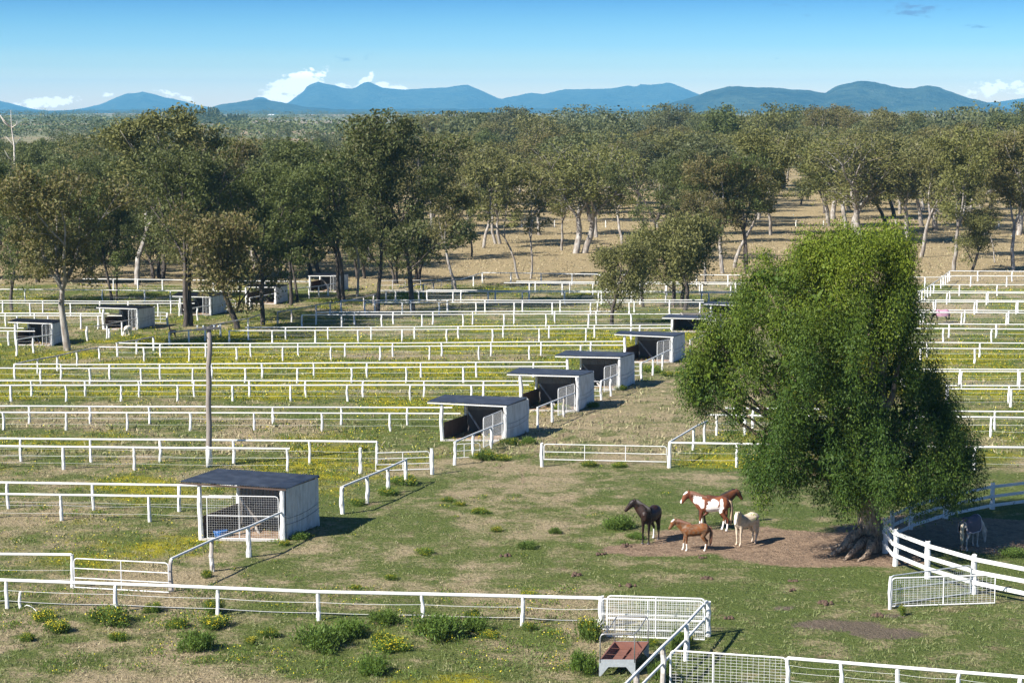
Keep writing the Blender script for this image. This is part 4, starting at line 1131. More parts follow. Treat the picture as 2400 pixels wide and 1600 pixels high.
FRONT = [
 ('gum0', 157, 805, 345, 'big spreading pale gum in front of the left-most shelter', 2.6, 1.05),
 ('dark2', 28, 716, 420, 'dark-trunked gum at the very left edge behind the left-most shelter', None, 1.0),
 ('dark1', 425, 750, 300, 'tall gum on twin dark trunks right of the second left shelter', .4, .95),
 ('dark0', 258, 692, 400, 'slim dark gum behind the second left shelter', None, .9),
 ('dark3', 268, 690, 450, 'second slim dark trunk close beside the one behind the left shelter', None, .8),
 ('gum4', 315, 655, 222, 'tallest bright-crowned gum on a thick pale trunk behind the left rails', 1.0, 1.25),
 ('bush0', 548, 755, 430, 'small dark gum with a drooping crown right of the power pole top', None, .9),
 ('dark2', 604, 746, 335, 'dark gum leaning beside the shelter with the white side wall', None, .95),
 ('dark3', 668, 702, 360, 'dark gum forking low behind the white-walled shelter', None, 1.0),
 ('dark0', 684, 690, 400, 'narrow dark gum just right of the forked one by the white-walled shelter', None, .85),
 ('dark1', 790, 692, 330, 'dark gum leaning over the right end of the farthest shelter', 2.0, 1.0),
 ('slim0', 820, 682, 400, 'slim pale gum right of the farthest shelter', None, 1.2),
 ('dark3', 868, 715, 300, 'reddish dark trunk left of the tallest dark gum', 1.2, .85),
 ('dark0', 948, 716, 228, 'tallest dark gum of the row, double trunk before the middle paddocks', .3, 1.0),
 ('bush2', 906, 652, 480, 'low forked dark gum behind the tallest dark gum, on its left', None, .8),
 ('bush2', 962, 642, 470, 'bushy dark gum behind the tallest dark gum, on its right', None, .95),
 ('gum1', 1047, 665, 360, 'sparse forked gum with a black trunk right of the tallest one', None, .9),
 ('dark2', 1083, 590, 400, 'grey trunk standing alone in the dry grass left of the white slim gum', None, .9),
 ('slim1', 1192, 641, 342, 'slim gum with a bright white trunk at the boundary rails', None, 1.15),
 ('slim0', 1219, 640, 380, 'slim grey-white gum right beside the bright white one', 1.0, 1.2),
 ('gum2', 1322, 582, 300, 'wide pale gum fanning out from one foot in the dry pasture', .3, 1.4),
 ('gum1', 1290, 575, 350, 'pale gum standing behind the fanning one, on its left', None, 1.0),
 ('bush0', 1405, 746, 512, 'low bushy gum standing alone in front of the middle paddocks', .8, .85),
 ('bush1', 1572, 712, 455, 'full olive bushy gum nearest the sixth shelter', None, 1.05),
 ('bush2', 1545, 706, 470, 'dark bushy gum crowding the one by the sixth shelter, on its left', None, .9),
 ('bush1', 1478, 705, 500, 'grey bushy gum behind the lone low one', None, .85),
 ('gum3', 1620, 648, 420, 'pale gum just behind the bushy pair', None, .9),
 ('gum0', 1660, 628, 330, 'grey gum at the boundary rails, left of the pepper tree', None, .9),
 ('gum4', 1686, 615, 280, 'tall grey gum with a straight stem left of the pepper tree', None, 1.05),
 ('dark1', 1716, 628, 330, 'gum on a cluster of brown stems left of the pepper tree top', None, .9),
 ('bush2', 1840, 470, 400, 'small dark tree alone at the back of the dry pasture', None, .9),
 ('gum2', 1990, 560, 285, 'broad pale gum with tangled white limbs behind the pepper tree top', 1.9, 1.6),
 ('gum0', 2080, 560, 280, 'wide pale gum right of the tangled one, behind the pepper tree top', .6, 1.2),
 ('gum3', 2115, 590, 300, 'pale gum whose stem shows at the right shoulder of the pepper tree', None, 1.0),
 ('gum1', 2190, 622, 275, 'tall gum with a white painted foot at the right boundary corner', None, 1.05),
 ('bush0', 2231, 625, 455, 'small open gum with forked dark stems beside the white-footed one', None, .9),
 ('slim1', 2286, 604, 420, 'very slim dark-stemmed gum near the right edge', None, 1.0),
 ('gum4', 2328, 622, 270, 'tall twin-stemmed gum at the right edge', None, 1.1),
 ('gum0', 2372, 600, 260, 'spreading gum cut by the right edge of the view', None, 1.15),
 ('dark3', -30, 700, 330, 'dark gum cut by the left edge of the view', None, 1.0),
 ('dark0', 110, 640, 390, 'dark gum behind the big pale gum, on its left', None, 1.0),
 ('dark2', 210, 630, 330, 'dark gum behind the big pale gum, on its right', None, 1.0),
 ('dark1', 375, 640, 320, 'olive gum between the thick pale trunk and the twin dark trunks', None, 1.1),
 ('dark3', 490, 640, 360, 'olive gum behind the small dark one near the power pole', None, 1.1),
 ('gum3', 590, 620, 268, 'tall brownish gum with a pale stem showing above the left trees', None, 1.0),
 ('dark0', 730, 620, 300, 'olive gum rising behind the farthest shelter', None, 1.1),
 ('gum0', 850, 600, 330, 'grey gum behind the reddish trunk', None, 1.0),
 ('gum2', 1150, 560, 350, 'grey gum left of the fanning pale one', None, .9),
 ('dark2', 1500, 600, 330, 'dark green gum behind the grey bushy one', None, 1.1),
 ('gum1', 1430, 560, 320, 'tall grey gum right of the fanning pale one', None, 1.05),
 ('dark3', 1560, 560, 330, 'dark green gum over the bushy pair', None, 1.1),
 ('bush0', 88, 648, 478, 'low olive gum in the left undergrowth, behind the big pale gum', None, 1.3),
 ('bush1', 205, 652, 492, 'low olive gum filling the gap right of the big pale gum', None, 1.2),
 ('bush2', 352, 640, 462, 'low dark gum between the thick pale trunk and the twin dark trunks', None, 1.1),
 ('bush0', 470, 655, 470, 'low olive gum right behind the twin dark trunks', None, 1.2),
 ('bush1', 640, 640, 455, 'low olive gum behind the white-walled shelter', None, 1.2),
 ('bush2', 735, 632, 450, 'low dark gum behind the farthest shelter', None, 1.2),
 ('bush0', -20, 640, 470, 'low olive gum cut by the left edge', None, 1.2),
 ('bush2', 838, 640, 470, 'low dark gum between the slim pale gum and the reddish trunk', None, 1.0),
 ('bush1', 530, 690, 455, 'low drooping gum at the left of the small dark one by the pole', None, .9),
 ('gum3', 1905, 520, 285, 'grey gum left behind the tangled white-limbed one', None, 1.3),
 ('gum0', 2150, 530, 262, 'grey gum with a wide crown between the pepper tree and the white-footed gum', None, 1.35),
 ('gum2', 2260, 540, 270, 'dense olive gum behind the white-footed gum, on its right', None, 1.3),
 ('gum1', 1770, 540, 300, 'olive gum at the left edge of the dry gap above the pepper tree', None, 1.2),
 ('gum3', 1370, 545, 320, 'olive gum behind the fanning pale one, on its right', None, 1.3),
 ('gum0', 1240, 540, 335, 'grey gum behind the pair of slim white gums', None, 1.2),
 ('gum1', 1110, 570, 330, 'grey-brown gum between the forked gum and the slim white ones', None, 1.2),
 ('gum2', 2340, 540, 255, 'brown-leaved gum towering at the right edge', None, 1.3),
]
for k, u, vb, vt, lb, rz, sx in FRONT:
    tree_px(k, u, vb, vt, lb, rz, sx)
front_xy = [(o.location.x, o.location.y) for o in bpy.data.objects if o.name.startswith('gum_tree')]
# the wood behind: each tree its own
rt_ = random.Random(77)
placed = list(front_xy); nb = 0
LB = {'back0': 'grey-green pale-stemmed gum in the wood behind the dry pasture', 'back1': 'dark green gum in the wood behind the dry pasture', 'back2': 'fine-leaved olive gum in the wood',
      'gum0': 'white-limbed open grey gum in the wood', 'gum3': 'leaning grey gum with pale limbs in the wood behind', 'dark2': 'rounded dark gum in the wood behind the left paddocks'}
def try_tree(y, u, dmin, keys, h, sx=1.0):
    global nb
    x = (u - 1200) / F0 * y
    if any((x - a) ** 2 + (y - b) ** 2 < dmin * dmin for a, b in placed): return
    placed.append((x, y)); nb += 1
    k = rt_.choice(keys)
    zone = 'at the far left' if u < 330 else 'left of the tallest dark gum' if u < 900 else 'behind the fanning pale gum' if u < 1480 else 'above the bushy pair' if u < 1800 else 'above the pepper tree' if u < 2150 else 'at the far right'
    row = 'near edge' if y < 340 else 'middle rows' if y < 480 else 'far rows'
    lb = LB[k].split(' in the wood')[0] + ', %s of the wood %s' % (row, zone)
    add_tree(k, (x, y), h, lb, rt_.uniform(0, 6.28), sx * rt_.uniform(.95, 1.3), group=lb)
for _ in range(4000):
    if nb >= 102: break
    y = rt_.uniform(222, 425); u = rt_.uniform(-90, 1000)
    if u > 700 and rt_.random() < .5: continue
    try_tree(y, u, 8.2, ('back0', 'back1', 'back1', 'dark2', 'back2'), rt_.uniform(11.5, 14.5) + (1.2 if 150 < u < 400 else 0))
n0 = nb
for _ in range(6000):
    if nb >= n0 + 58: break
    y = rt_.uniform(275, 430); u = rt_.uniform(1000, 2480)
    if 1790 < u < 1880 or 1150 < u < 1290 and y < 340: continue
    if y < 340 and rt_.random() < .5: continue
    try_tree(y, u, 10, ('back0', 'gum0', 'gum3', 'back2', 'back2'), rt_.uniform(12.5, 16.5), 1.15)
n0 = nb
for _ in range(9000):
    if nb >= n0 + 76: break
    y = 425 + 240 * rt_.random() ** 1.2; u = rt_.uniform(-80, 2480)
    hh = rt_.uniform(14.0, 17.3) + (.8 if u > 1500 else 0) if u > 950 else rt_.uniform(9, 12.6)
    if rt_.random() < .32 and u > 950: hh += rt_.uniform(1.5, 5.5)
    try_tree(y, u, 10.5, ('back0', 'back1', 'back2', 'back2', 'gum0'), hh)
# dead white tree at the left
def dead_tree(label, u, y, vt, seed, group=None):
    r = random.Random(seed)
    p = Vector(((u - 1200) / F0 * y, y, 0)); h = hgt(p, vt)
    root = thing('dead_tree', label, 'dead tree', (p.x, p.y, 0), 0, group)
    mb = MB()
    pts = [Vector((r.uniform(-.3, .3) * (f > 0), 0, h * f)) for f in (0, .2, .4, .55, .7, .85, 1)]
    mb.tube(pts, [.30, .26, .22, .18, .12, .07, .02], 7)
    for k in range(9):
        i = r.randrange(3, 6); th = r.choice((0, 3.14)) + r.uniform(-.8, .8); L = r.uniform(1.5, 3.2)
        q = pts[i]; e_ = q + Vector((math.cos(th) * L * .7, math.sin(th) * L * .5, L * .8))
        m_ = q.lerp(e_, .5) + Vector((r.uniform(-.3, .3), 0, r.uniform(-.4, 0)))
        mb.tube([q, m_, e_], [.09, .06, .015], 4)
    link('trunk', mb.mesh('trunk', DEADWOOD, smooth=True), root)
dead_tree('tall bare white dead tree above the woods at the left edge', 38, 300, 258, 3)
dead_tree('bare white dead tree right of the tall dead one, only its bent top showing', 118, 330, 358, 5)
dead_tree('bare white-limbed tree standing out of the wood above the pepper tree', 2080, 470, 262, 9)
dead_tree('bleached bare tree in the wood above the dry gap at right', 1765, 480, 285, 12)

# ------------------------------------------------------------------ woods too far to count
def low_tree(seed, n, conif=False):
    g = np.random.default_rng(seed)
    if conif:
        z = g.random(n) ** .8; rr = (1 - z) * .16 + .02; th = g.uniform(0, 6.28, n)
        C = np.stack([rr * np.cos(th), rr * np.sin(th), .08 + z * .9], 1)
    else:
        cl = g.normal(size=(11, 3)) * np.array([.24, .24, .15]) + np.array([0, 0, .66])
        C = cl[g.integers(0, 11, n)] + g.normal(size=(n, 3)) * np.array([.10, .10, .085])
        C[:, 2] = np.clip(C[:, 2], .12, 1)
    D = unit(g.normal(size=C.shape)); S = unit(np.cross(D, g.normal(size=C.shape)))
    return rhombs(C, D, S, ((.055 if n > 500 else .10) if not conif else .08) * g.uniform(.7, 1.4, n), (.034 if n > 500 else .06) * g.uniform(.7, 1.3, n))
def wood(name, label, items, vars_, m):
    Vs = []; Qs = []; base = 0
    for i, (x, y, h, sw) in enumerate(items):
        V, Q = vars_[i % len(vars_)]
        a = i * 2.4; c, s = math.cos(a), math.sin(a)
        W = V * np.array([sw, sw, h])
        W = np.stack([W[:, 0] * c - W[:, 1] * s + x, W[:, 0] * s + W[:, 1] * c + y, W[:, 2] + hill(x, y)], 1)
        Vs.append(W); Qs.append(Q + base); base += len(V)
    o = link(name, mesh_np(name, np.concatenate(Vs), np.concatenate(Qs), m))
    tag(o, label, 'woodland', kind='stuff')
g = np.random.default_rng(5)
lows = [low_tree(i, 820) for i in range(5)]
tiny = [low_tree(20 + i, 70) for i in range(4)]
items = []
for _ in range(430):
    y = 560 + 700 * g.random() ** 1.3; u = g.uniform(-60, 2460)
    if u < 950 and g.random() < .80: continue
    h = g.uniform(13, 18) if u > 950 else g.uniform(8, 12)
    if u > 950 and g.random() < .15: h += g.uniform(1.5, 4)
    items.append(((u - 1200) / F0 * y, y, h, h * g.uniform(.8, 1.2)))
wood('distant_wood', 'distant gum woods reaching back to the hills', items, lows, LEAF_FAR)
items = []
while len(items) < 1300:
    y = math.exp(g.uniform(math.log(1000), math.log(7500))); u = g.uniform(-100, 2500)
    x = (u - 1200) / F0 * y
    if u > 1000 and g.random() < .8: continue
    if fbm(x, y * .5, .0045, 8) + .2 * g.random() < (.10 if y < 2500 else -.12): continue
    h = g.uniform(8, 15)
    items.append((x, y, h, h * g.uniform(1.0, 1.9)))
wood('valley_trees', 'scattered trees of the far valley farms', items, tiny, LEAF_FAR)
items = []
con = [low_tree(40 + i, 150, True) for i in range(3)]
for _ in range(150):
    u = g.uniform(378, 585); y = g.uniform(1950, 2150)
    items.append(((u - 1200) / F0 * y, y, g.uniform(14, 20) * (1 - .35 * (u > 520)), g.uniform(13, 18)))
wood('pine_plantation', 'dark block of tall pines in the valley at the left', items, con, LEAF_FAR)
for u, y, w_ in ((208, 3300, 9), (640, 4200, 11)):
    x = (u - 1200) / F0 * y; z = hill(x, y)
    fr_ = thing('farmhouse', 'tiny white-roofed farm building in the far valley, %s' % ('left of the bright tall gum' if u < 300 else 'at the foot of the hills'), 'farm building', (x, y, z), 0, 'far valley farm buildings')
    link('wall', MB().box((-w_ / 2, -5, -1), (w_ / 2, 5, 2.6)).mesh('wall', PAINT), fr_)
    mb = MB(); a = w_ / 2 + .6
    mb.add([(-a, -5.8, 2.5), (a, -5.8, 2.5), (a, 5.8, 2.5), (-a, 5.8, 2.5), (-a, 0, 4.4), (a, 0, 4.4)], [(0, 1, 5, 4), (2, 3, 4, 5), (0, 4, 3), (1, 2, 5), (3, 2, 1, 0)])
    link('roof', mb.mesh('roof', PAINT), fr_)

# ------------------------------------------------------------------ pepper tree
def pepper():
    g = np.random.default_rng(8); r = random.Random(8)
    base = P(2035, 1290)
    root = thing('pepper_tree', 'huge bright green weeping pepper tree over the horses and the board fence', 'tree', (base.x, base.y, 0))
    Y0 = base.y + .5
    lobes = [  # picture column, row, half sizes (px), depth offset m, half depth m, yellow tint
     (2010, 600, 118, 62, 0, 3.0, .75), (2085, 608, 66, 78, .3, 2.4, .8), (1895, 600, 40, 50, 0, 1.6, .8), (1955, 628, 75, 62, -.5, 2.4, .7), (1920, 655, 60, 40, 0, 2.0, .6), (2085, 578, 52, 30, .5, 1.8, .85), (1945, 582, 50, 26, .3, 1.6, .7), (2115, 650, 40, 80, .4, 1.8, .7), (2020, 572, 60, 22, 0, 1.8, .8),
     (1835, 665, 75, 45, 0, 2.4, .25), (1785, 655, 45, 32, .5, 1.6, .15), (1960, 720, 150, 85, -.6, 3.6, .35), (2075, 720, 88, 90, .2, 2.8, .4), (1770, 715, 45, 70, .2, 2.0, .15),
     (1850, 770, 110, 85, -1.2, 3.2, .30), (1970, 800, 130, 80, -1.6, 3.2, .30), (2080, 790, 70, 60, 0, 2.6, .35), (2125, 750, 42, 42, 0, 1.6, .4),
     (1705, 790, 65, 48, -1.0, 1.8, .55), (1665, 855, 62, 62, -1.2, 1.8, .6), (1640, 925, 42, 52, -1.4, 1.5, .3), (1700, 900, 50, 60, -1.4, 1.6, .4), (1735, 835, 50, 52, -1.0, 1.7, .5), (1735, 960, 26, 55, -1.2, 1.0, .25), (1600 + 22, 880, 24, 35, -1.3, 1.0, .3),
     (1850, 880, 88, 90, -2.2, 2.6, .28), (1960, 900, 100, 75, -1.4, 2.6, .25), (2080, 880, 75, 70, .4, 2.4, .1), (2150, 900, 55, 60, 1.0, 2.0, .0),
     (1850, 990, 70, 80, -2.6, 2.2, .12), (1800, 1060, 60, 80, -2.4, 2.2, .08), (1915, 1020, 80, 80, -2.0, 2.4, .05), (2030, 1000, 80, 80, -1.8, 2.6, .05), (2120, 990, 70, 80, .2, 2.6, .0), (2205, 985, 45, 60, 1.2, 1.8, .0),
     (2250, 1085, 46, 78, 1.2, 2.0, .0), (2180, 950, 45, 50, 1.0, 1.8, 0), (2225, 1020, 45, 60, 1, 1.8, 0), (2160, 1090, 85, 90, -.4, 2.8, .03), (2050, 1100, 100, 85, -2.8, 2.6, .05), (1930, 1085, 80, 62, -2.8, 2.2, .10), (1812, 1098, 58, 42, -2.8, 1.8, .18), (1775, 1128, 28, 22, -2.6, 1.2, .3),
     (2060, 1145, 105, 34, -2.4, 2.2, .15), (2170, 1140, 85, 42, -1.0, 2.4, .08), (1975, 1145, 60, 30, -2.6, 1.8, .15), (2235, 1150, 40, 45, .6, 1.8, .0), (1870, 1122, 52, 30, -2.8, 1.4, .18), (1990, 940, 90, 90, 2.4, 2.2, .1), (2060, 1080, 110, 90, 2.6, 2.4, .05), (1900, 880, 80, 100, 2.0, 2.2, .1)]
    px = F0 / Y0 * CP
    Cs = []; Ds = []; Ts = []; Ls = []; Ns = []
    cents = []
    for (u, v, ru, rv, dy, ry, tint) in lobes:
        y = Y0 + dy
        c = Vector((0, y, 0)); z = 8.0
        for _ in range(3):
            c.x = xat(u, y, z); z = hgt(c, v)
        c.z = z
        rx, rz_ = ru / px, rv / px
        cents.append((c, rx, rz_))
        area = (rx * rz_ + rx * ry + ry * rz_)
        nt = int(area * 1.75) + 8                                     # hanging masses over the lobe
        d = unit(g.normal(size=(nt, 3)))
        d[:, 2] = np.where(d[:, 2] < -.6, -d[:, 2] * .4, d[:, 2])
        rr = g.uniform(.55, 1.0, (nt, 1)) ** .7
        T = np.array([c.x, c.y, c.z]) + d * rr * np.array([rx, ry, rz_]) * 1.0
        for i in range(nt):
            if noise.noise(Vector(T[i]) * .62 + Vector((3.1, 0, 7.7))) > .20 and g.random() < .85: continue
            sr = g.uniform(.26, .72); sh = sr * g.uniform(1.0, 2.1)
            k = int(1000 * sr * (sr + sh) * .62)
            o_ = unit(g.normal(size=(k, 3)))
            fl_ = g.random((k, 1)) ** .28
            P_ = o_ * fl_ * np.array([sr, sr, sh])
            taper = 1 - .45 * np.clip(-P_[:, 2:3] / sh, 0, 1)
            P_[:, :2] *= taper
            # ragged hanging fringes
            P_[:, 2] -= np.where(g.random(k) < .34, g.random(k) * sh * .9, 0)
            P_ += g.normal(size=(k, 3)) * .06
            Cs.append(T[i] + P_)
            Dd = unit(o_ * np.array([.55, .55, .25]) + np.array([0, 0, -.85]) + g.normal(size=(k, 3)) * .38)
            Ds.append(Dd)
            Ns.append(unit(o_ + g.normal(size=(k, 3)) * .55))
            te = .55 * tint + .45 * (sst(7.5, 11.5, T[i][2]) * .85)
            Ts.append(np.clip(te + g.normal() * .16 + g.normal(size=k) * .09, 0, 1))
            Ls.append(g.uniform(.06, .14, k))
        k = int(area * 30)                                            # inner foliage that closes the crown
        o_ = unit(g.normal(size=(k, 3)))
        Cs.append(np.array([c.x, c.y, c.z]) + o_ * (g.random((k, 1)) ** .4) * np.array([rx, ry, rz_]) * .62)
        Ds.append(unit(g.normal(size=(k, 3)) + np.array([0, 0, -.7]))); Ns.append(unit(g.normal(size=(k, 3))))
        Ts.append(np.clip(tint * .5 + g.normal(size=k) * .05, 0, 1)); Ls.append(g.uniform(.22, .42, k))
    N3 = np.concatenate(Ns); C = np.concatenate(Cs); D = np.concatenate(Ds); Tt = np.concatenate(Ts); L = np.concatenate(Ls)
    ok = C[:, 2] > 1.5
    C, D, Tt, L, N3 = C[ok], D[ok], Tt[ok], L[ok], N3[ok]
    S = unit(np.cross(D, N3))
    V, Q = rhombs(C, D, S, L, L * g.uniform(.28, .5, len(L)))
    V = V - np.array([base.x, base.y, 0])
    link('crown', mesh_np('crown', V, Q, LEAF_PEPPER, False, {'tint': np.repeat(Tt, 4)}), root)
    print('pepper leaves', len(C))
    # trunk, limbs and surface roots
    mb = MB()
    B = Vector((base.x, base.y, 0))
    tr = [(0, 0, -.2), (.02, 0, .25), (.05, 0, .8), (.0, .05, 1.6), (-.05, .1, 2.6), (-.1, .2, 4)]
    mb.tube([B + Vector(q) for q in tr], [(.72, .6), (.58, .52), (.46, .46), (.47, .46), (.50, .46), (.40, .4)], 16)
    for (c, rx, rz_) in cents:
        if r.random() < .75:
            s = B + Vector((-.1, .2, r.uniform(2.2, 5)))
            m1 = s.lerp(c, .45) + Vector((r.uniform(-.3, .3), r.uniform(-.3, .3), r.uniform(-.6, .1)))
            mb.tube([s, m1, c], [.20, .12, .04], 6)
    mb.tube([B + Vector((-.1, .1, 3.0)), Vector((xat(1830, Y0 - 1, 5.5), Y0 - 1, hgt(Vector((0, Y0 - 1, 0)), 925))), Vector((xat(1770, Y0 - 1.2, 5.5), Y0 - 1.2, hgt(Vector((0, Y0 - 1.2, 0)), 915))), Vector((xat(1715, Y0 - 1.2, 6), Y0 - 1.2, hgt(Vector((0, Y0 - 1.2, 0)), 860)))], [.22, .13, .10, .05], 7)
    roots = [((-.35, -.2, .95), (-.85, -.45, .60), (-1.25, -.8, .28), (-1.75, -1.05, .05), .24), ((-.2, -.4, .6), (-.55, -.9, .42), (-.95, -1.35, .20), (-1.3, -1.75, .03), .20),
             ((.0, -.5, .6), (-.10, -.95, .40), (-.3, -1.5, .2), (-.75, -1.95, .04), .21), ((-.5, 0, .5), (-.95, .15, .3), (-1.4, .1, .1), (-1.9, .2, .02), .15),
             ((-.6, -.5, .45), (-.85, -.75, .38), (-1.05, -.7, .18), (-1.35, -.6, .03), .13)]
    for a, b_, c_, d_, rr in roots:
        mb.tube([B + Vector(a), B + Vector(b_), B + Vector(c_), B + Vector(d_)], [rr * 1.0, rr * .8, rr * .55, rr * .25], 8)
    o = mb.build('trunk', BARK_PEPPER, root, True)
    # gnarl the surface
    for vtx in o.data.vertices:
        p = vtx.co
        if p.z < 3.5:
            n = noise.noise(p * 3.1) * .06 + noise.noise(p * 8) * .025
            vtx.co = p + Vector((n, n * .8, n * .4))
pepper()

# ------------------------------------------------------------------ weeds and bushes
def bush_mesh(seed, n, nf, flowers_only=False):
    g = np.random.default_rng(seed)
    K = 16
    cl = g.normal(size=(K, 3)) * np.array([.34, .30, .10]) + np.array([0, 0, .26])
    C = cl[g.integers(0, K, n)] + g.normal(size=(n, 3)) * np.array([.13, .13, .12])
    C[:, 2] = np.abs(C[:, 2])
    D = unit(g.normal(size=(n, 3)) * .6 + np.array([0, 0, 1.0]) + C * np.array([.9, .9, 0]))
    S = unit(np.cross(D, g.normal(size=(n, 3))))
    V, Q = rhombs(C, D, S, g.uniform(.07, .18, n), g.uniform(.022, .05, n))
    top = cl[g.integers(0, K, max(nf, 1))] + g.normal(size=(max(nf, 1), 3)) * np.array([.14, .14, .06]) + np.array([0, 0, .14])
    top[:, 2] = np.clip(top[:, 2], .12, .7)
    Df = unit(g.normal(size=top.shape) * np.array([1, 1, .4])); Sf = unit(np.cross(Df, g.normal(size=top.shape) * .4 + np.array([0, .6, 1.0])))
    Vf, Qf = rhombs(top, Df, Sf, g.uniform(.035, .065, len(top)), g.uniform(.03, .055, len(top)))
    return mesh_np('foliage', V, Q, LEAF_WEED), mesh_np('flowers', Vf, Qf, FLOWER)
BM = [bush_mesh(70 + i, 2600, 330) for i in range(4)]
def bush(u, v, wpx, hpx, fl, label, k=None):
    s = 1.0204
    p = P(u * s, v * s); m = (v * s - HOR) / HC / s                      # displayed pixels per metre
    i = (int(u) + int(v)) % 4 if k is None else k
    root = thing('flowering_weed' if fl else 'leafy_bush', label, 'flowering weed' if fl else 'bush', (p.x, p.y, 0), (u * 1.7) % 6.28, 'yellow-flowered weeds' if fl else 'dark green leafy bushes')
    w_ = wpx / m / 1.75; h_ = hpx / m / .62 * (.72 if 1100 < v < 1385 or v < 1100 else .88)
    root.scale = (w_, w_, h_)
    link('foliage', BM[i][0], root)
    if fl: link('flowers', BM[i][1], root)['kind'] = 'stuff'
for a in [
 (458, 1492, 100, 52, 0, 'dark green bush in the front grass at the left'),
 (735, 1488, 150, 60, 0, 'wide dark green bush below the near fence, left of centre'),
 (800, 1462, 100, 48, 0, 'dark green bush touching the wide one on its upper right'),
 (862, 1545, 95, 48, 0, 'rounded green bush lowest in the front grass'),
 (1010, 1462, 160, 60, 0, 'broad leafy bush under the near fence at the centre'),
 (885, 1432, 90, 40, 0, 'grey-green bush right against the near fence'),
 (1090, 1450, 90, 40, 0, 'leafy bush right of the broad one under the near fence'),
 (1338, 1540, 90, 55, 0, 'green bush left of the feed trough legs'),
 (1425, 1212, 110, 42, 0, 'fresh green clump behind the dark horse'),
 (1462, 1236, 60, 18, 0, 'low green patch at the dark horse front feet'),
 (1210, 1258, 62, 22, 0, 'small dark tuft in the lane left of the dark horse'),
 (1560, 1492, 60, 52, 0, 'pale grassy tuft beside the slanting double-rail fence'),
 (1520, 1560, 70, 50, 0, 'shaded green bush between the trough and the slanting fence'),
 (630, 980, 20, 12, 0, 'small green tuft in a middle left paddock'),
 (1215, 1018, 55, 22, 0, 'dark grass at the wall foot of the second shelter'),
 (1362, 935, 50, 18, 0, 'dark grass at the wall foot of the third shelter'),
 (690, 1238, 60, 24, 0, 'dark grass at the wall foot of the nearest shelter'),
 (2330, 1275, 90, 26, 0, 'bright green clover patch under the board fence at the right'),
 (105, 1422, 80, 26, 1, 'low yellow weed near the left edge below the fence'),
 (255, 1432, 120, 46, 1, 'big yellow-topped weed left of the third near fence post'),
 (270, 1470, 60, 22, 1, 'small yellow weed below the big yellow-topped one'),
 (135, 1450, 80, 32, 1, 'yellow weed lower left in the front grass'),
 (62, 1470, 45, 20, 1, 'tiny yellow weed in the left corner grass'),
 (490, 1408, 60, 40, 1, 'yellow weed at the foot of the near fence post left of centre'),
 (490, 1440, 100, 30, 1, 'spreading yellow weed under the one at the fence post'),
 (410, 1440, 60, 26, 1, 'yellow weed left of the spreading one'),
 (350, 1405, 50, 28, 1, 'yellow weed between two near fence posts'),
 (620, 1462, 60, 24, 1, 'yellow and green weed right of the dark left bush'),
 (578, 1478, 36, 20, 1, 'small golden weed right of the dark left bush'),
 (900, 1492, 110, 30, 1, 'broad yellow flower patch between the green bushes'),
 (880, 1475, 60, 30, 1, 'yellow flowers above the broad yellow patch'),
 (1085, 1425, 55, 30, 1, 'yellow weed under the near fence right of centre'),
 (1125, 1462, 50, 20, 1, 'low yellow weed at the foot of a near fence post'),
 (1352, 1468, 85, 58, 1, 'tall yellow weed left of the trough gates'),
 (1215, 1445, 50, 18, 1, 'yellow tuft behind the near fence post left of the trough'),
 (1575, 1478, 50, 30, 1, 'yellow weed under the tall mesh gate'),
 (1500, 1482, 40, 20, 1, 'yellow weed behind the trough hoops'),
 (2072, 1412, 22, 26, 1, 'single yellow weed at the slim gate post'),
 (655, 1252, 32, 18, 1, 'yellow weed at the right front post of the nearest shelter'),
 (477, 1325, 34, 26, 1, 'yellow weed at the middle post of the left sloping rail'),
 (1115, 1055, 70, 30, 1, 'big mass of yellow flowers before the second shelter'),
 (1175, 1020, 60, 20, 1, 'yellow flowers at the corner post of the second shelter'),
 (1150, 1056, 50, 20, 1, 'smaller yellow clump right of the big mass before the second shelter'),
 (930, 1112, 90, 28, 1, 'yellow flowers along the sloping rail below the leaning gate'),
 (890, 1135, 70, 24, 1, 'yellow flowers low on the sloping rail below the leaning gate'),
 (820, 1160, 50, 20, 1, 'yellow flowers at the lower end of the sloping rail'),
 (1355, 1070, 60, 18, 1, 'left yellow clump under the long lane gate'),
 (1425, 1072, 55, 16, 1, 'right yellow clump under the long lane gate'),
 (1290, 942, 50, 22, 1, 'yellow clump before the third shelter rail'),
 (1500, 855, 60, 22, 1, 'yellow clump before the fifth shelter rail'),
 (1545, 862, 60, 14, 1, 'yellow patch in the lane left of the pepper tree bough'),
 (1425, 895, 40, 16, 1, 'yellow clump before the fourth shelter rail'),
 (1030, 1152, 40, 16, 1, 'green and yellow weed in the lane, upper left'),
 (1105, 1178, 50, 18, 1, 'yellow weed in the lane above the middle'),
 (1140, 1220, 36, 16, 1, 'yellow weed in the middle of the lane'),
 (975, 1272, 60, 18, 1, 'flowering weed right of the shelter shadow'),
 (898, 1330, 40, 16, 1, 'small round yellow weed behind the near fence, left'),
 (815, 1352, 34, 16, 1, 'smallest round yellow weed behind the near fence, far left'),
 (1210, 1368, 50, 16, 1, 'sparse yellow weed behind the near fence, centre'),
 (1055, 1160, 34, 12, 1, 'pale weed just above the middle of the lane'),
 (1275, 1225, 40, 20, 0, 'thin green weed left of the clump behind the dark horse'),
]:
    bush(*a)

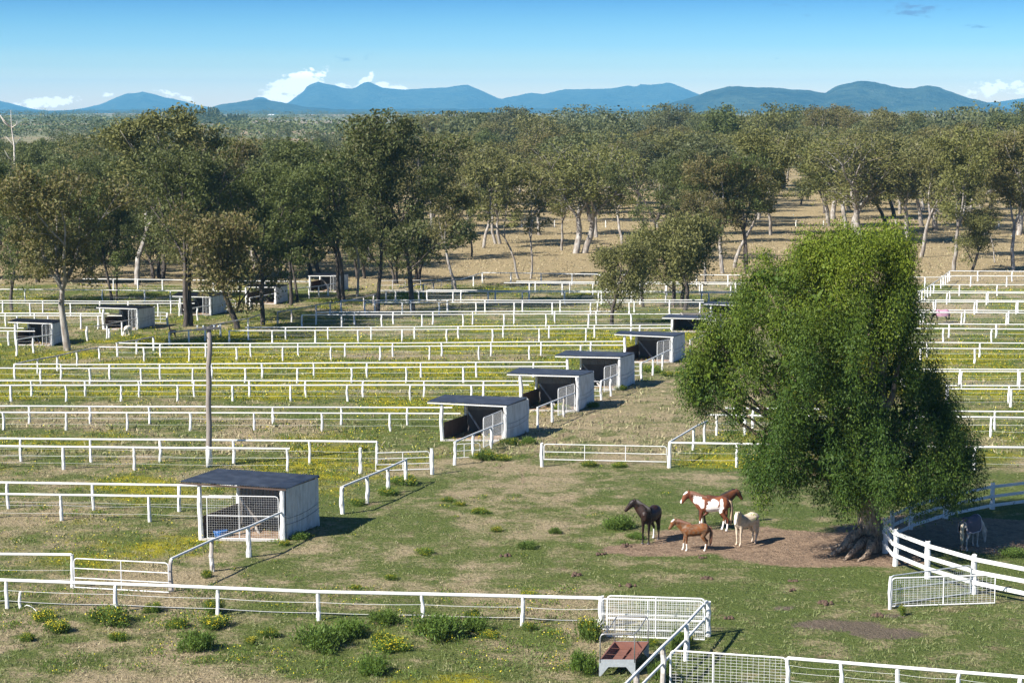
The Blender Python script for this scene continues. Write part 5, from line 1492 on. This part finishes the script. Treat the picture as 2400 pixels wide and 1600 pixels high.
# ------------------------------------------------------------------ grass and flowers
g = np.random.default_rng(3)
def scatter(n, y0, y1, fn, umin=-40, umax=2440, pw=1.0):
    y = y0 + (y1 - y0) * g.random(n) ** pw; u = g.uniform(umin, umax, n)
    x = (u - 1200) / F0 * y
    return x, y
def frames(n, up=1.0, jit=.45):
    D = unit(g.normal(size=(n, 3)) * jit + np.array([0, 0, up])); S = unit(np.cross(D, g.normal(size=(n, 3))))
    return D, S
# blades, near field; cover sampled per tussock
NTUS = 15000
x, y = scatter(NTUS, 57, 118, None, pw=1.15)
keep = []; dryv = []; hs = []
for i in range(NTUS):
    fl, dr, di, st, lu = masks(x[i], y[i])
    n1 = .5 + .5 * fbm(x[i], y[i], .9, 31)
    if di > .4 or st > .5 or g.random() > .30 + .7 * n1: continue
    keep.append(i); d_ = dr * 1.1 + .7 * (nz(x[i], y[i], 1.3, 5)) - .04 - .6 * lu
    dryv.append(min(1, max(0, d_ + g.normal() * .12)))
    lane_ = 1.0 if y[i] < 71 or x[i] < shedx(y[i]) - 1 else .6
    hs.append(lane_)
keep = np.array(keep); dryv = np.array(dryv); hs = np.array(hs)
K = 9
bx = np.repeat(x[keep], K) + g.normal(size=len(keep) * K) * .13
by = np.repeat(y[keep], K) + g.normal(size=len(keep) * K) * .13
hh = np.repeat(hs, K) * g.uniform(.06, .17, len(bx))
D, S = frames(len(bx), 1.0, .6)
C = np.stack([bx, by, hh * .4], 1)
V, Q = rhombs(C, D, S, hh * 1.3, g.uniform(.012, .03, len(bx)))
o = link('grass', mesh_np('grass', V, Q, BLADE, False, {'dry': np.repeat(np.repeat(dryv, K), 4)}))
tag(o, 'short green and straw grass tussocks of the near paddocks', 'grass', kind='stuff')
# dry taller tussocks in the paddocks and pasture
NT_ = 15000
x, y = scatter(NT_, 100, 330, None, pw=1.5)
keep = []; dv = []; sz = []
for i in range(NT_):
    fl, dr, di, st, lu = masks(x[i], y[i])
    if di > .4 or g.random() > .25 + .75 * dr: continue
    keep.append(i); dv.append(min(1, max(0, dr + g.normal() * .25))); sz.append(1 + .25 * (y[i] > 200))
keep = np.array(keep); dv = np.array(dv); sz = np.array(sz)
K = 5
bx = np.repeat(x[keep], K) + g.normal(size=len(keep) * K) * .2
by = np.repeat(y[keep], K) + g.normal(size=len(keep) * K) * .2
hh = g.uniform(.12, .32, len(bx)) * np.repeat(sz, K)
D, S = frames(len(bx), 1.0, .6)
V, Q = rhombs(np.stack([bx, by, hh * .4], 1), D, S, hh, hh * .25)
o = link('dry_grass', mesh_np('dry_grass', V, Q, BLADE, False, {'dry': np.repeat(np.repeat(dv, K), 4)}))
tag(o, 'dry grass tussocks of the far paddocks and pasture', 'grass', kind='stuff')
# yellow flowers
NF = 60000
x, y = scatter(NF, 60, 200, None, pw=.95)
bx = []; 
for i in range(NF):
    fl = masks(x[i], y[i])[0]
    f2 = fl * (.35 + 1.3 * max(0, nz(x[i], y[i], .8, 4) + .35))
    if g.random() < f2 * 1.0: bx.append((x[i], y[i]))
bx = np.array(bx); n = len(bx)
K = 4
X = np.repeat(bx[:, 0], K) + g.normal(size=n * K) * .16; Yy = np.repeat(bx[:, 1], K) + g.normal(size=n * K) * .16
D = unit(g.normal(size=(n * K, 3)) * np.array([1, 1, .35])); S = unit(np.cross(D, g.normal(size=(n * K, 3)) * .5 + np.array([0, .5, 1.0])))
sz = g.uniform(.035, .07, n * K) * (1 + np.clip((Yy - 90) / 160, 0, 1))
V, Q = rhombs(np.stack([X, Yy, g.uniform(.08, .26, n * K)], 1), D, S, sz, sz * .8)
o = link('yellow_flowers', mesh_np('yellow_flowers', V, Q, FLOWER))
tag(o, 'carpets of small yellow flowers in the paddocks', 'flowers', kind='stuff')
X = np.repeat(bx[:, 0], 5) + g.normal(size=n * 5) * .18; Yy = np.repeat(bx[:, 1], 5) + g.normal(size=n * 5) * .18
D, S = frames(n * 5, 1.0, .5); hh = g.uniform(.10, .24, n * 5) * (1 + np.clip((Yy - 90) / 200, 0, 1))
V, Q = rhombs(np.stack([X, Yy, hh * .45], 1), D, S, hh, hh * .22)
o = link('flower_stems', mesh_np('flower_stems', V, Q, LEAF_WEED))
tag(o, 'green leaves under the yellow flowers', 'plants', kind='stuff')

# straggling weeds between the bushes
cc = []; ff = []
for _ in range(520):
    y = g.uniform(60, 71) if g.random() < .55 else g.uniform(71, 100)
    u = g.uniform(-40, 1330 if y < 71 else 1750)
    x = (u - 1200) / F0 * y
    if masks(x, y)[2] > .3 or (y < 71 and u > 1330) or fbm(x, y, .25, 77) < -.05 + .25 * (y > 71): continue
    sr = g.uniform(.10, .42) * (1 if y < 71 else .6); k = int(150 * sr + 14)
    q = g.normal(size=(k, 3)) * np.array([sr, sr * .8, 0]) + np.array([x, y, 0]); q[:, 2] = g.random(k) * (.08 + .35 * sr)
    cc.append(q)
    if g.random() < .6:
        k = int(60 * sr + 3); q = g.normal(size=(k, 3)) * np.array([sr, sr * .8, 0]) + np.array([x, y, 0]); q[:, 2] = .10 + .4 * sr * g.random(k); ff.append(q)
cc = np.concatenate(cc); ff = np.concatenate(ff)
D, S = frames(len(cc), 1.0, .6)
V, Q = rhombs(cc + np.array([0, 0, .03]), D, S, g.uniform(.06, .15, len(cc)), g.uniform(.02, .045, len(cc)))
tag(link('small_weeds', mesh_np('small_weeds', V, Q, LEAF_WEED)), 'small straggling green weeds in the near grass', 'weeds', kind='stuff')
D = unit(g.normal(size=ff.shape) * np.array([1, 1, .35])); S = unit(np.cross(D, g.normal(size=ff.shape) * .5 + np.array([0, .5, 1.0])))
V, Q = rhombs(ff, D, S, g.uniform(.03, .055, len(ff)), g.uniform(.025, .045, len(ff)))
tag(link('weed_flowers', mesh_np('weed_flowers', V, Q, FLOWER)), 'yellow flowers of the small weeds', 'flowers', kind='stuff')

# dung heaps
def dung(u, v, s, label):
    p = P(u, v); r = random.Random(int(u))
    mb = MB()
    for k in range(9):
        a = r.uniform(0, 6.28); d = r.uniform(0, .16) * s; q = p + Vector((math.cos(a) * d * 1.5, math.sin(a) * d, .03))
        rr = r.uniform(.05, .08) * s
        mb.tube([q + Vector((0, 0, -rr)), q, q + Vector((0, 0, rr))], [rr * .5, rr, rr * .3], 7)
    o = mb.mesh('dung_pile', RUST_DUNG, p); ob = link('dung_pile', o, None, p)
    tag(ob, label, 'dung', 'dung piles in the lane')
RUST_DUNG = mat('dung', m_simple((.075, .045, .03), .95, 0, .5, 8))
for i, a in enumerate([(1466, 1281, 1.4, 'dung left of the dark horse feet'), (1406, 1299, 1.0, 'small dung pile in the green, lower left of the dark horse'), (1348, 1349, 1.5, 'broken dung pile in the middle of the green'), (1470, 1373, 1.3, 'dark dung pile above the tall mesh gate'),
        (1645, 1308, .9, 'small dung pile in front of the chestnut pony'), (1655, 1357, 1.3, 'dung pile below the bare earth, left'), (1855, 1363, .9, 'dung pile below the bare earth, middle'), (1856, 1383, .8, 'lower of the two middle dung piles'), (1711, 1449, .9, 'dung pile right of the slanting fence top'),
        (1188, 1303, 1.3, 'flat dung pile left of centre in the lane'), (2060, 1442, 1.2, 'dung pile by the slim gate post'), (1930, 1415, 1.4, 'scattered dung above the dark stain')]):
    dung(*a)

# ------------------------------------------------------------------ horses
def remesh(mb, voxel, smooth_it, name):
    me = mb.mesh('tmp', None)
    o = bpy.data.objects.new('tmp', me); COL.objects.link(o)
    md = o.modifiers.new('r', 'REMESH'); md.mode = 'VOXEL'; md.voxel_size = voxel
    sm = o.modifiers.new('s', 'SMOOTH'); sm.iterations = smooth_it; sm.factor = .5
    dg = bpy.context.evaluated_depsgraph_get(); dg.update()
    out = bpy.data.meshes.new_from_object(o.evaluated_get(dg))
    out.name = name
    bpy.data.objects.remove(o); bpy.data.meshes.remove(me)
    out.polygons.foreach_set('use_smooth', [True] * len(out.polygons))
    return out
def m_coat(rough):
    def fn(t, b):
        a = t.new('ShaderNodeAttribute', attribute_name='coat').outputs['Color']
        n = t.noise(objcoord(t), 14, 3)
        t.l.new(t.mix(t.maprange(n, .3, .8, 0, .22), a, (.45, .38, .32), 'MULTIPLY'), b.inputs['Base Color'])
        b.inputs['Roughness'].default_value = rough
        b.inputs['Specular IOR Level'].default_value = .2
    return fn
COAT = mat('horse_coat', m_coat(.48)); WOOLC = mat('woolly_coat', m_coat(.95))
def hairmat(n, c): return mat(n, m_simple(c, .55, 0, .35, 12))
BLACKHAIR = hairmat('black_hair', (.018, .014, .012)); CHESTHAIR = hairmat('chestnut_hair', (.13, .055, .03)); CREAMHAIR = hairmat('cream_hair', (.55, .48, .36)); TANHAIR = hairmat('flaxen_hair', (.34, .25, .16))
EYE = mat('dark_eye', m_simple((.01, .008, .006), .15, 0, 0))
def horse(label, u, v, heading, scale, coat, hair, neck='up', turn=0.0, legs=(0, 0, 0, 0), pony=0.0, tailc=None, rug=None, cat='horse', mane=True, bulk=1.0, group='horses around the paddocks'):
    """heading: direction the body points, radians; turn: how far the neck bends to its left"""
    p = P(u, v)
    root = thing('horse', label, cat, (p.x, p.y, 0), heading, group, scale)
    mb = MB()
    def ring(chain, n=14):
        """chain of (x, y, z, ry, rz): closed loft with rings across the path"""
        pts = [Vector(c[:3]) for c in chain]
        vs = []; fs = []
        for i, q in enumerate(pts):
            t = (pts[min(i + 1, len(pts) - 1)] - pts[max(i - 1, 0)]).normalized()
            side = Vector((0, 0, 1)).cross(t)
            if side.length < .25: side = Vector((0, 1, 0))
            side.normalize(); upv = t.cross(side)
            for k in range(n):
                a = 2 * math.pi * k / n
                vs.append(q + side * (math.cos(a) * chain[i][3]) + upv * (math.sin(a) * chain[i][4]))
        for i in range(len(pts) - 1):
            for k in range(n):
                k2 = (k + 1) % n; fs.append((i * n + k, i * n + k2, (i + 1) * n + k2, (i + 1) * n + k))
        fs.append(tuple(range(n - 1, -1, -1))); fs.append(tuple((len(pts) - 1) * n + k for k in range(n)))
        mb.add(vs, fs)
    b = bulk; lg = pony
    ring([(-.80, 0, 1.22, .05, .06), (-.76, 0, 1.20, .15 * b, .17), (-.64, 0, 1.20, .25 * b, .27), (-.45, 0, 1.20, .285 * b, .325), (-.2, 0, 1.155, .29 * b, .315), (.05, 0, 1.13, .295 * b, .315), (.28, 0, 1.14, .27 * b, .335), (.46, 0, 1.17, .23 * b, .33), (.60, 0, 1.17, .18 * b, .26), (.70, 0, 1.15, .10, .14)])
    # neck and head
    c, s = math.cos(turn), math.sin(turn)
    def nk(x, z, yy=0):                                              # point ahead of the withers, bent sideways by turn
        dx = x - .38; f = min(1, dx / .30)
        a = turn * f
        return (.38 + dx * math.cos(a), dx * math.sin(a) + yy, z)
    if neck == 'up':
        N_ = [(.38, 1.24, .19, .32), (.56, 1.40, .15, .275), (.71, 1.56, .125, .22), (.82, 1.70, .11, .175), (.89, 1.79, .10, .13)]
        H_ = [(.84, 1.80, .08, .09), (.92, 1.77, .11, .145), (1.02, 1.68, .105, .145), (1.13, 1.57, .08, .105), (1.22, 1.47, .068, .085), (1.28, 1.40, .06, .07), (1.31, 1.37, .035, .035)]
        ear = (.88, 1.86)
    elif neck == 'mid':
        N_ = [(.38, 1.22, .19, .32), (.58, 1.34, .15, .275), (.76, 1.47, .125, .22), (.90, 1.57, .11, .175), (.97, 1.62, .10, .13)]
        H_ = [(.94, 1.65, .08, .09), (1.02, 1.61, .11, .145), (1.11, 1.51, .105, .145), (1.19, 1.39, .08, .105), (1.26, 1.28, .068, .085), (1.30, 1.21, .06, .07), (1.32, 1.18, .035, .035)]
        ear = (.98, 1.69)
    else:
        N_ = [(.42, 1.20, .16, .26), (.64, 1.14, .125, .21), (.82, 1.00, .10, .17), (.96, .82, .085, .135), (1.03, .70, .08, .11)]
        H_ = [(1.00, .72, .07, .08), (1.05, .62, .095, .12), (1.08, .50, .09, .12), (1.10, .36, .065, .09), (1.11, .24, .055, .07), (1.11, .16, .05, .055), (1.11, .12, .03, .03)]
        ear = (1.10, .74)
    ring([(*nk(x, z), ry, rz) for x, z, ry, rz in N_])
    ring([(*nk(x, z), ry, rz) for x, z, ry, rz in H_], 12)
    for sy in (-1, 1):
        e0 = Vector(nk(ear[0], ear[1])) + Vector((-s, c, 0)) * (sy * .055)
        mb.tube([e0 + Vector((0, 0, -.05)), e0 + Vector((0, 0, .04)), e0 + Vector((c * .02, s * .02, .13))], [(.035, .022), (.04, .022), (.012, .01)], 6)
    # legs
    fl_, fr_, hl_, hr_ = legs
    for sy, off in ((1, fl_), (-1, fr_)):
        y = .14 * sy * b
        L = [((.44, y, 1.12), (.11, .16)), ((.43, y, .94), (.085, .115)), ((.44 + off * .35, y, .76), (.06, .078)), ((.455 + off * .6, y * .95, .54), (.052, .060)), ((.455 + off * .7, y * .95, .46), (.040, .046)), ((.45 + off * .95, y * .95, .20), (.034, .040)),
             ((.45 + off, y * .95, .14), (.042, .048)), ((.475 + off, y * .95, .08), (.040, .046)), ((.485 + off, y * .95, .045), (.056, .062)), ((.49 + off, y * .95, .0), (.06, .066))]
        mb.tube([q for q, _ in L], [(a_, b_) if True else 0 for _, (b_, a_) in L], 10)
    for sy, off in ((1, hl_), (-1, hr_)):
        y = .15 * sy * b
        L = [((-.52, y, 1.20), (.13, .20)), ((-.48, y, 1.0), (.125, .185)), ((-.43 + off * .3, y, .82), (.095, .125)), ((-.54 + off * .6, y, .62), (.058, .075)), ((-.64 + off * .8, y * .95, .52), (.048, .062)), ((-.63 + off * .85, y * .95, .42), (.040, .048)),
             ((-.605 + off * .95, y * .9, .20), (.034, .042)), ((-.60 + off, y * .9, .14), (.043, .05)), ((-.575 + off, y * .9, .08), (.040, .048)), ((-.565 + off, y * .9, .045), (.056, .062)), ((-.56 + off, y * .9, 0), (.06, .066))]
        mb.tube([q for q, _ in L], [(a_, b_) for _, (b_, a_) in L], 10)
    me = remesh(mb, .025, 2, 'body')
    n = len(me.vertices)
    co = np.empty(n * 3, dtype=np.float32); me.vertices.foreach_get('co', co); co = co.reshape(-1, 3)
    if lg:                                                           # short legs: squash the part below the belly
        z = co[:, 2]
        co[:, 2] = np.where(z < .85, z * (1 - lg), z - .85 * lg)
        me.vertices.foreach_set('co', co.ravel())
    tr = me.vertices
    cols = np.ones((n, 4), dtype=np.float32)
    hz_ = {'up': 1.38, 'mid': 1.05, 'graze': .10}[neck]
    for i in range(n):
        x, y, z = co[i]
        cols[i, :3] = coat(x, y, z + (.85 * lg if z > .85 * (1 - lg) else z * lg), noise.noise(Vector((x * 3, y * 3, z * 3))), noise.noise(Vector((x * 9, y * 9, z * 9))))
    at = me.color_attributes.new('coat', 'FLOAT_COLOR', 'POINT'); at.data.foreach_set('color', cols.ravel())
    me.materials.clear(); me.materials.append(COAT)
    body = link('body', me, root)
    dz = -.85 * lg
    # mane
    r = random.Random(int(u))
    if mane:
        mbm = MB()
        for k in range(26):
            f = k / 25 * (len(N_) - 1); i = min(int(f), len(N_) - 2); ff = f - i
            x = N_[i][0] + (N_[i + 1][0] - N_[i][0]) * ff; z = N_[i][1] + (N_[i + 1][1] - N_[i][1]) * ff; rz_ = N_[i][3] + (N_[i + 1][3] - N_[i][3]) * ff
            tx, tz = N_[i + 1][0] - N_[i][0], N_[i + 1][1] - N_[i][1]; tl = math.hypot(tx, tz)
            nx, nzv = -tz / tl, tx / tl
            q = Vector(nk(x, z + dz)) + Vector((nx * c, nx * s, nzv)) * (rz_ - .02)
            sd_ = Vector((-s, c, 0)) * (1 if hair != 'r' else -1)
            L_ = r.uniform(.16, .26)
            mbm.tube([q, q + Vector((nx * c * .03, 0, .03)) + sd_ * .05, q + sd_ * .12 + Vector((.0, 0, -L_))], [.035, .04, .012], 5)
        # forelock
        q = Vector(nk(ear[0] + .03, ear[1] + dz))
        mbm.tube([q, q + Vector((c * .07, s * .07, -.03)), q + Vector((c * .12, s * .12, -.15))], [.03, .03, .01], 5)
        link('mane', mbm.mesh('mane', hair, smooth=True), root)
    th = tailc or hair
    z0 = 1.36 + dz
    mbt = MB()
    for k in range(9):
        dx, dy = r.uniform(-.04, .04), r.uniform(-.05, .05)
        mbt.tube([(-.72, dy * .3, z0 - .02), (-.82 + dx, dy * .6, z0 - .08), (-.87 + dx, dy, z0 - .35), (-.85 + dx, dy * 1.2, z0 * .45), (-.84 + dx, dy * .8, z0 * .22 + r.uniform(-.06, .08))], [.035, .04, .042, .038, .008], 6)
    link('tail', mbt.mesh('tail', th, smooth=True), root)
    for sy in (-1, 1):
        h1, h2 = H_[1], H_[2]
        q = Vector(nk((h1[0] + h2[0]) / 2, (h1[1] + h2[1]) / 2 + .02 + dz)) + Vector((-s, c, 0)) * (sy * .082)
        me2 = MB().tube([q - Vector((0, 0, .02)), q, q + Vector((0, 0, .02))], [.008, .02, .008], 6).mesh('eye', EYE, smooth=True)
        link('eye', me2, root)
    if rug:
        m1, m2 = rug
        mbr = MB(); mbe = MB()
        C_ = [(-.82, 1.19, .20, .20), (-.66, 1.20, .285 * b, .30), (-.45, 1.20, .315 * b, .35), (-.2, 1.16, .32 * b, .34), (.05, 1.14, .325 * b, .34), (.28, 1.15, .30 * b, .365), (.46, 1.19, .26 * b, .355), (.62, 1.22, .22 * b, .27)]
        n = 15
        def rp(i, k, e=0.0):
            x, z, ry, rz_ = C_[i]
            a = math.radians(-5 + 190 * k / (n - 1))
            yy = math.cos(a) * (ry + e); zz = z + math.sin(a) * (rz_ + e)
            if k == 0 or k == n - 1: zz = z - .34 + .03 * math.sin(i * 2.1)
            if k == 1 or k == n - 2: zz = z - .12
            if k in (0, 1, n - 2, n - 1): yy = (1 if yy > 0 else -1) * (ry + .015 + e)
            return (x, yy, zz + dz)
        for e in (0, -.012):
            vs = [rp(i, k, e) for i in range(len(C_)) for k in range(n)]
            fs = [(i * n + k, i * n + k + 1, (i + 1) * n + k + 1, (i + 1) * n + k) for i in range(len(C_) - 1) for k in range(n - 1)]
            mbr.add(vs, fs)
        rg = link('rug', mbr.mesh('rug', m1, smooth=True), root)
        for k in (0, n - 1):
            mbe.tube([rp(i, k, .004) for i in range(len(C_))], .014, 5)
        mbe.tube([rp(0, k, .004) for k in range(n)], .014, 5); mbe.tube([rp(len(C_) - 1, k, .004) for k in range(n)], .014, 5)
        link('rug_trim', mbe.mesh('rug_trim', m2, smooth=True), rg)
    return root
def lerp3(a, b, t): return tuple(a[i] + (b[i] - a[i]) * t for i in range(3))
def c_bay(x, y, z, n, n2):
    c = lerp3((.024, .012, .009), (.013, .009, .008), sst(-.3, .4, n))
    if z < .55: c = (.014, .010, .009)
    if x > 1.28: c = (.06, .03, .02)
    if x < -.3 and y < 0 and z < .42: c = (.62, .60, .57)               # one white hind sock
    if z < .05: c = (.20, .19, .19)
    if x > .98 and abs(y - .18) < .7 and 1.66 < z + n2 * .03 < 1.80 and x > 1.0: c = lerp3(c, (.5, .45, .42), .6) if abs(n2) < .5 and x - .98 + (z - 1.6) > .20 else c
    return c
WHITE_ = (.78, .74, .70)
def c_paint(x, y, z, n, n2):
    c = lerp3((.18, .062, .028), (.11, .038, .020), sst(-.2, .5, n))
    j = n * .13 + n2 * .16
    def inel(cx, cz, rx, rz_): return math.hypot((x - cx) / rx, (z - cz) / rz_) + j * 1.9 < 1
    w_ = inel(.60, 1.40, .20, .22) or inel(.42, 1.20, .11, .19) or inel(.80, 1.60, .11, .08) or inel(.03, 1.08, .23, .30) or inel(-.12, 1.30, .19, .12) or inel(-.24, .92, .27, .13) or inel(-.42, 1.30, .07, .13) or inel(-.43, 1.08, .09, .13)
    w_ = w_ or (z < .55 and x > 0 and z + n2 * .1 < .48) or (x < 0 and z + n2 * .1 < .36)
    if w_ and y > -.2 or (z < .36): c = WHITE_
    if x > .92 and (x - .92) * .75 + (z - 1.50) > .29 + n2 * .02 and x > 1.05: c = WHITE_         # blaze
    if x > 1.30: c = WHITE_
    if z < .05: c = (.30, .24, .20)
    return c
def c_bay2(x, y, z, n, n2):
    c = lerp3((.11, .042, .022), (.06, .025, .015), sst(-.2, .5, n))
    if z < .55: c = (.018, .012, .010)
    if x > .3 and y > 0 and z < .25: c = (.6, .55, .5)
    return c
def c_chest(x, y, z, n, n2):
    c = lerp3((.17, .064, .022), (.11, .044, .019), sst(-.3, .5, n + n2 * .8))
    c = lerp3(c, (.20, .14, .09), .45 * sst(.0, .5, n2 + .2))
    if z < .42 + n2 * .05 and (x > 0 or y > 0): c = (.70, .65, .58)
    if z < .05: c = (.34, .28, .22)
    if x > 1.04 and (x - .92) * .75 + (z - 1.50) > .30: c = WHITE_
    return c
def c_cream(x, y, z, n, n2):
    c = lerp3((.58, .49, .37), (.44, .36, .27), sst(-.1, .6, n + n2 * .5))
    if z < .10: c = (.50, .36, .26)
    if x > 1.0 and abs(n2) < .3: c = (.68, .60, .54)
    if .0 < z < .5 and x < 0: c = lerp3(c, (.34, .30, .26), .5)
    return c
def c_grey(x, y, z, n, n2):
    return lerp3((.46, .42, .38), (.32, .29, .26), sst(-.2, .5, n))
def c_dark(x, y, z, n, n2): return (.05, .035, .028) if z > .12 else (.1, .09, .08)
HG = 'horses around the paddocks'
horse('near-black horse with a white star and one white hind sock, head turned to the left', 1524, 1269, R(-118), 1.0, c_bay, BLACKHAIR, 'up', R(-62), (0, .03, .04, -.06), bulk=.97)
horse('brown and white paint horse standing side on, facing left', 1667, 1243, R(176), 1.0, c_paint, CHESTHAIR, 'mid', R(2), (.05, -.06, -.08, .10), tailc=TANHAIR)
horse('brown horse behind the paint horse, facing right into the pepper tree', 1680, 1230, R(8), .90, c_bay2, BLACKHAIR, 'mid', R(10), (0, 0, .05, -.05))
horse('small chestnut pony with white socks standing in front, facing left', 1627, 1290, R(180), .80, c_chest, CHESTHAIR, 'mid', R(3), (-.06, .10, .05, -.05), pony=.06, bulk=1.12)
horse('cream pony with a white face looking at the camera', 1747, 1275, R(-140), .90, c_cream, CREAMHAIR, 'mid', R(30), (.04, -.03, .05, -.05), pony=.05, bulk=1.08)
def m_rugd(t, b):
    n = t.noise(objcoord(t), 3, 3)
    t.l.new(t.mix(n, (.045, .036, .055), (.10, .085, .115)), b.inputs['Base Color']); b.inputs['Roughness'].default_value = .8
RUGD = mat('dark_rug_cloth', m_rugd); RUGTRIM = mat('pale_rug_trim', m_simple((.62, .55, .58), .8, 0, .1))
def m_rugp(t, b):
    p = objcoord(t)
    w1 = t.new('ShaderNodeTexWave'); w1.inputs['Scale'].default_value = 2.2; t.l.new(p, w1.inputs[0])
    w2 = t.new('ShaderNodeTexWave', bands_direction='Z'); w2.inputs['Scale'].default_value = 2.2; t.l.new(p, w2.inputs[0])
    c = t.mix(t.maprange(w1.outputs['Fac'], .4, .6), (.46, .17, .20), (.52, .36, .40))
    c = t.mix(t.math('MULTIPLY', t.maprange(w2.outputs['Fac'], .45, .6), .6), c, (.16, .12, .26))
    t.l.new(c, b.inputs['Base Color']); b.inputs['Roughness'].default_value = .85
RUGP = mat('pink_check_rug_cloth', m_rugp)
horse('pale horse in a dark rug with a light edge, grazing in the tree shade', 2274, 1284, R(50), .90, c_grey, CREAMHAIR, 'graze', R(-15), (.06, -.02, .04, -.04), rug=(RUGD, RUGTRIM))
horse('small pony in a pink and purple rug grazing in the right paddocks', 2206, 757, R(186), .80, c_dark, BLACKHAIR, 'graze', 0, (.06, -.04, .05, -.05), rug=(RUGP, RUGP), bulk=1.1, pony=.05)

def alpaca(label, u, v, heading, scale, colr, graze, dark):
    p = P(u, v)
    root = thing('alpaca', label, 'alpaca', (p.x, p.y, 0), heading, 'alpacas by the left shelters', scale)
    mb = MB()
    mb.tube([(-.42, 0, .68), (-.36, 0, .70), (-.15, 0, .72), (.12, 0, .72), (.30, 0, .72), (.38, 0, .72)], [.06, .21, .25, .24, .20, .08], 12)
    if graze: N_ = [(.28, 0, .70), (.48, 0, .55), (.60, 0, .32), (.64, 0, .16)]; Hd = [(.62, 0, .24), (.70, 0, .12), (.78, 0, .06)]
    else: N_ = [(.26, 0, .74), (.36, 0, .95), (.40, 0, 1.18), (.42, 0, 1.32)]; Hd = [(.36, 0, 1.34), (.48, 0, 1.33), (.60, 0, 1.27)]
    mb.tube(N_, [.15, .10, .085, .09], 10)
    mb.tube(Hd, [.09, .085, .035], 10)
    h = Vector(Hd[0])
    for sy in (-.05, .05):
        mb.tube([h + Vector((0, sy, .04)), h + Vector((-.02, sy * 1.2, .12)), h + Vector((-.01, sy, .19))], [.02, .022, .008], 5)
    for x in (.24, -.28):
        for sy in (-.11, .11):
            mb.tube([(x, sy, .62), (x + (0 if x > 0 else .03), sy, .40), (x + (0 if x > 0 else -.03), sy, .22), (x, sy, .0)], [.10, .075, .045, .045], 8)
    mb.tube([(-.38, 0, .80), (-.47, 0, .74), (-.48, 0, .58)], [.05, .06, .03], 7)
    me = remesh(mb, .02, 2, 'body')
    n = len(me.vertices); cols = np.ones((n, 4), dtype=np.float32)
    for i, vtx in enumerate(me.vertices):
        k = 1 + .25 * noise.noise(vtx.co * 9); cols[i, :3] = [c * k for c in colr]
        if vtx.co.z > .3: vtx.co += vtx.co.normalized() * 0 + Vector((0, 0, 1)) * .012 * noise.noise(vtx.co * 22)
    at = me.color_attributes.new('coat', 'FLOAT_COLOR', 'POINT'); at.data.foreach_set('color', cols.ravel())
    me.materials.clear(); me.materials.append(WOOLC)
    link('body', me, root)
    for sy in (-1, 1):
        q = Vector(Hd[1]) + Vector((-.02, .07 * sy, .03))
        link('eye', MB().tube([q - Vector((0, 0, .015)), q, q + Vector((0, 0, .015))], [.006, .015, .006], 6).mesh('eye', EYE), root)
alpaca('white alpaca grazing in front of a left shelter', 300, 787, R(-118), .88, (.66, .60, .50), True, False)
alpaca('small black alpaca standing with its head up behind the rails', 405, 790, R(170), .66, (.012, .011, .012), False, True)
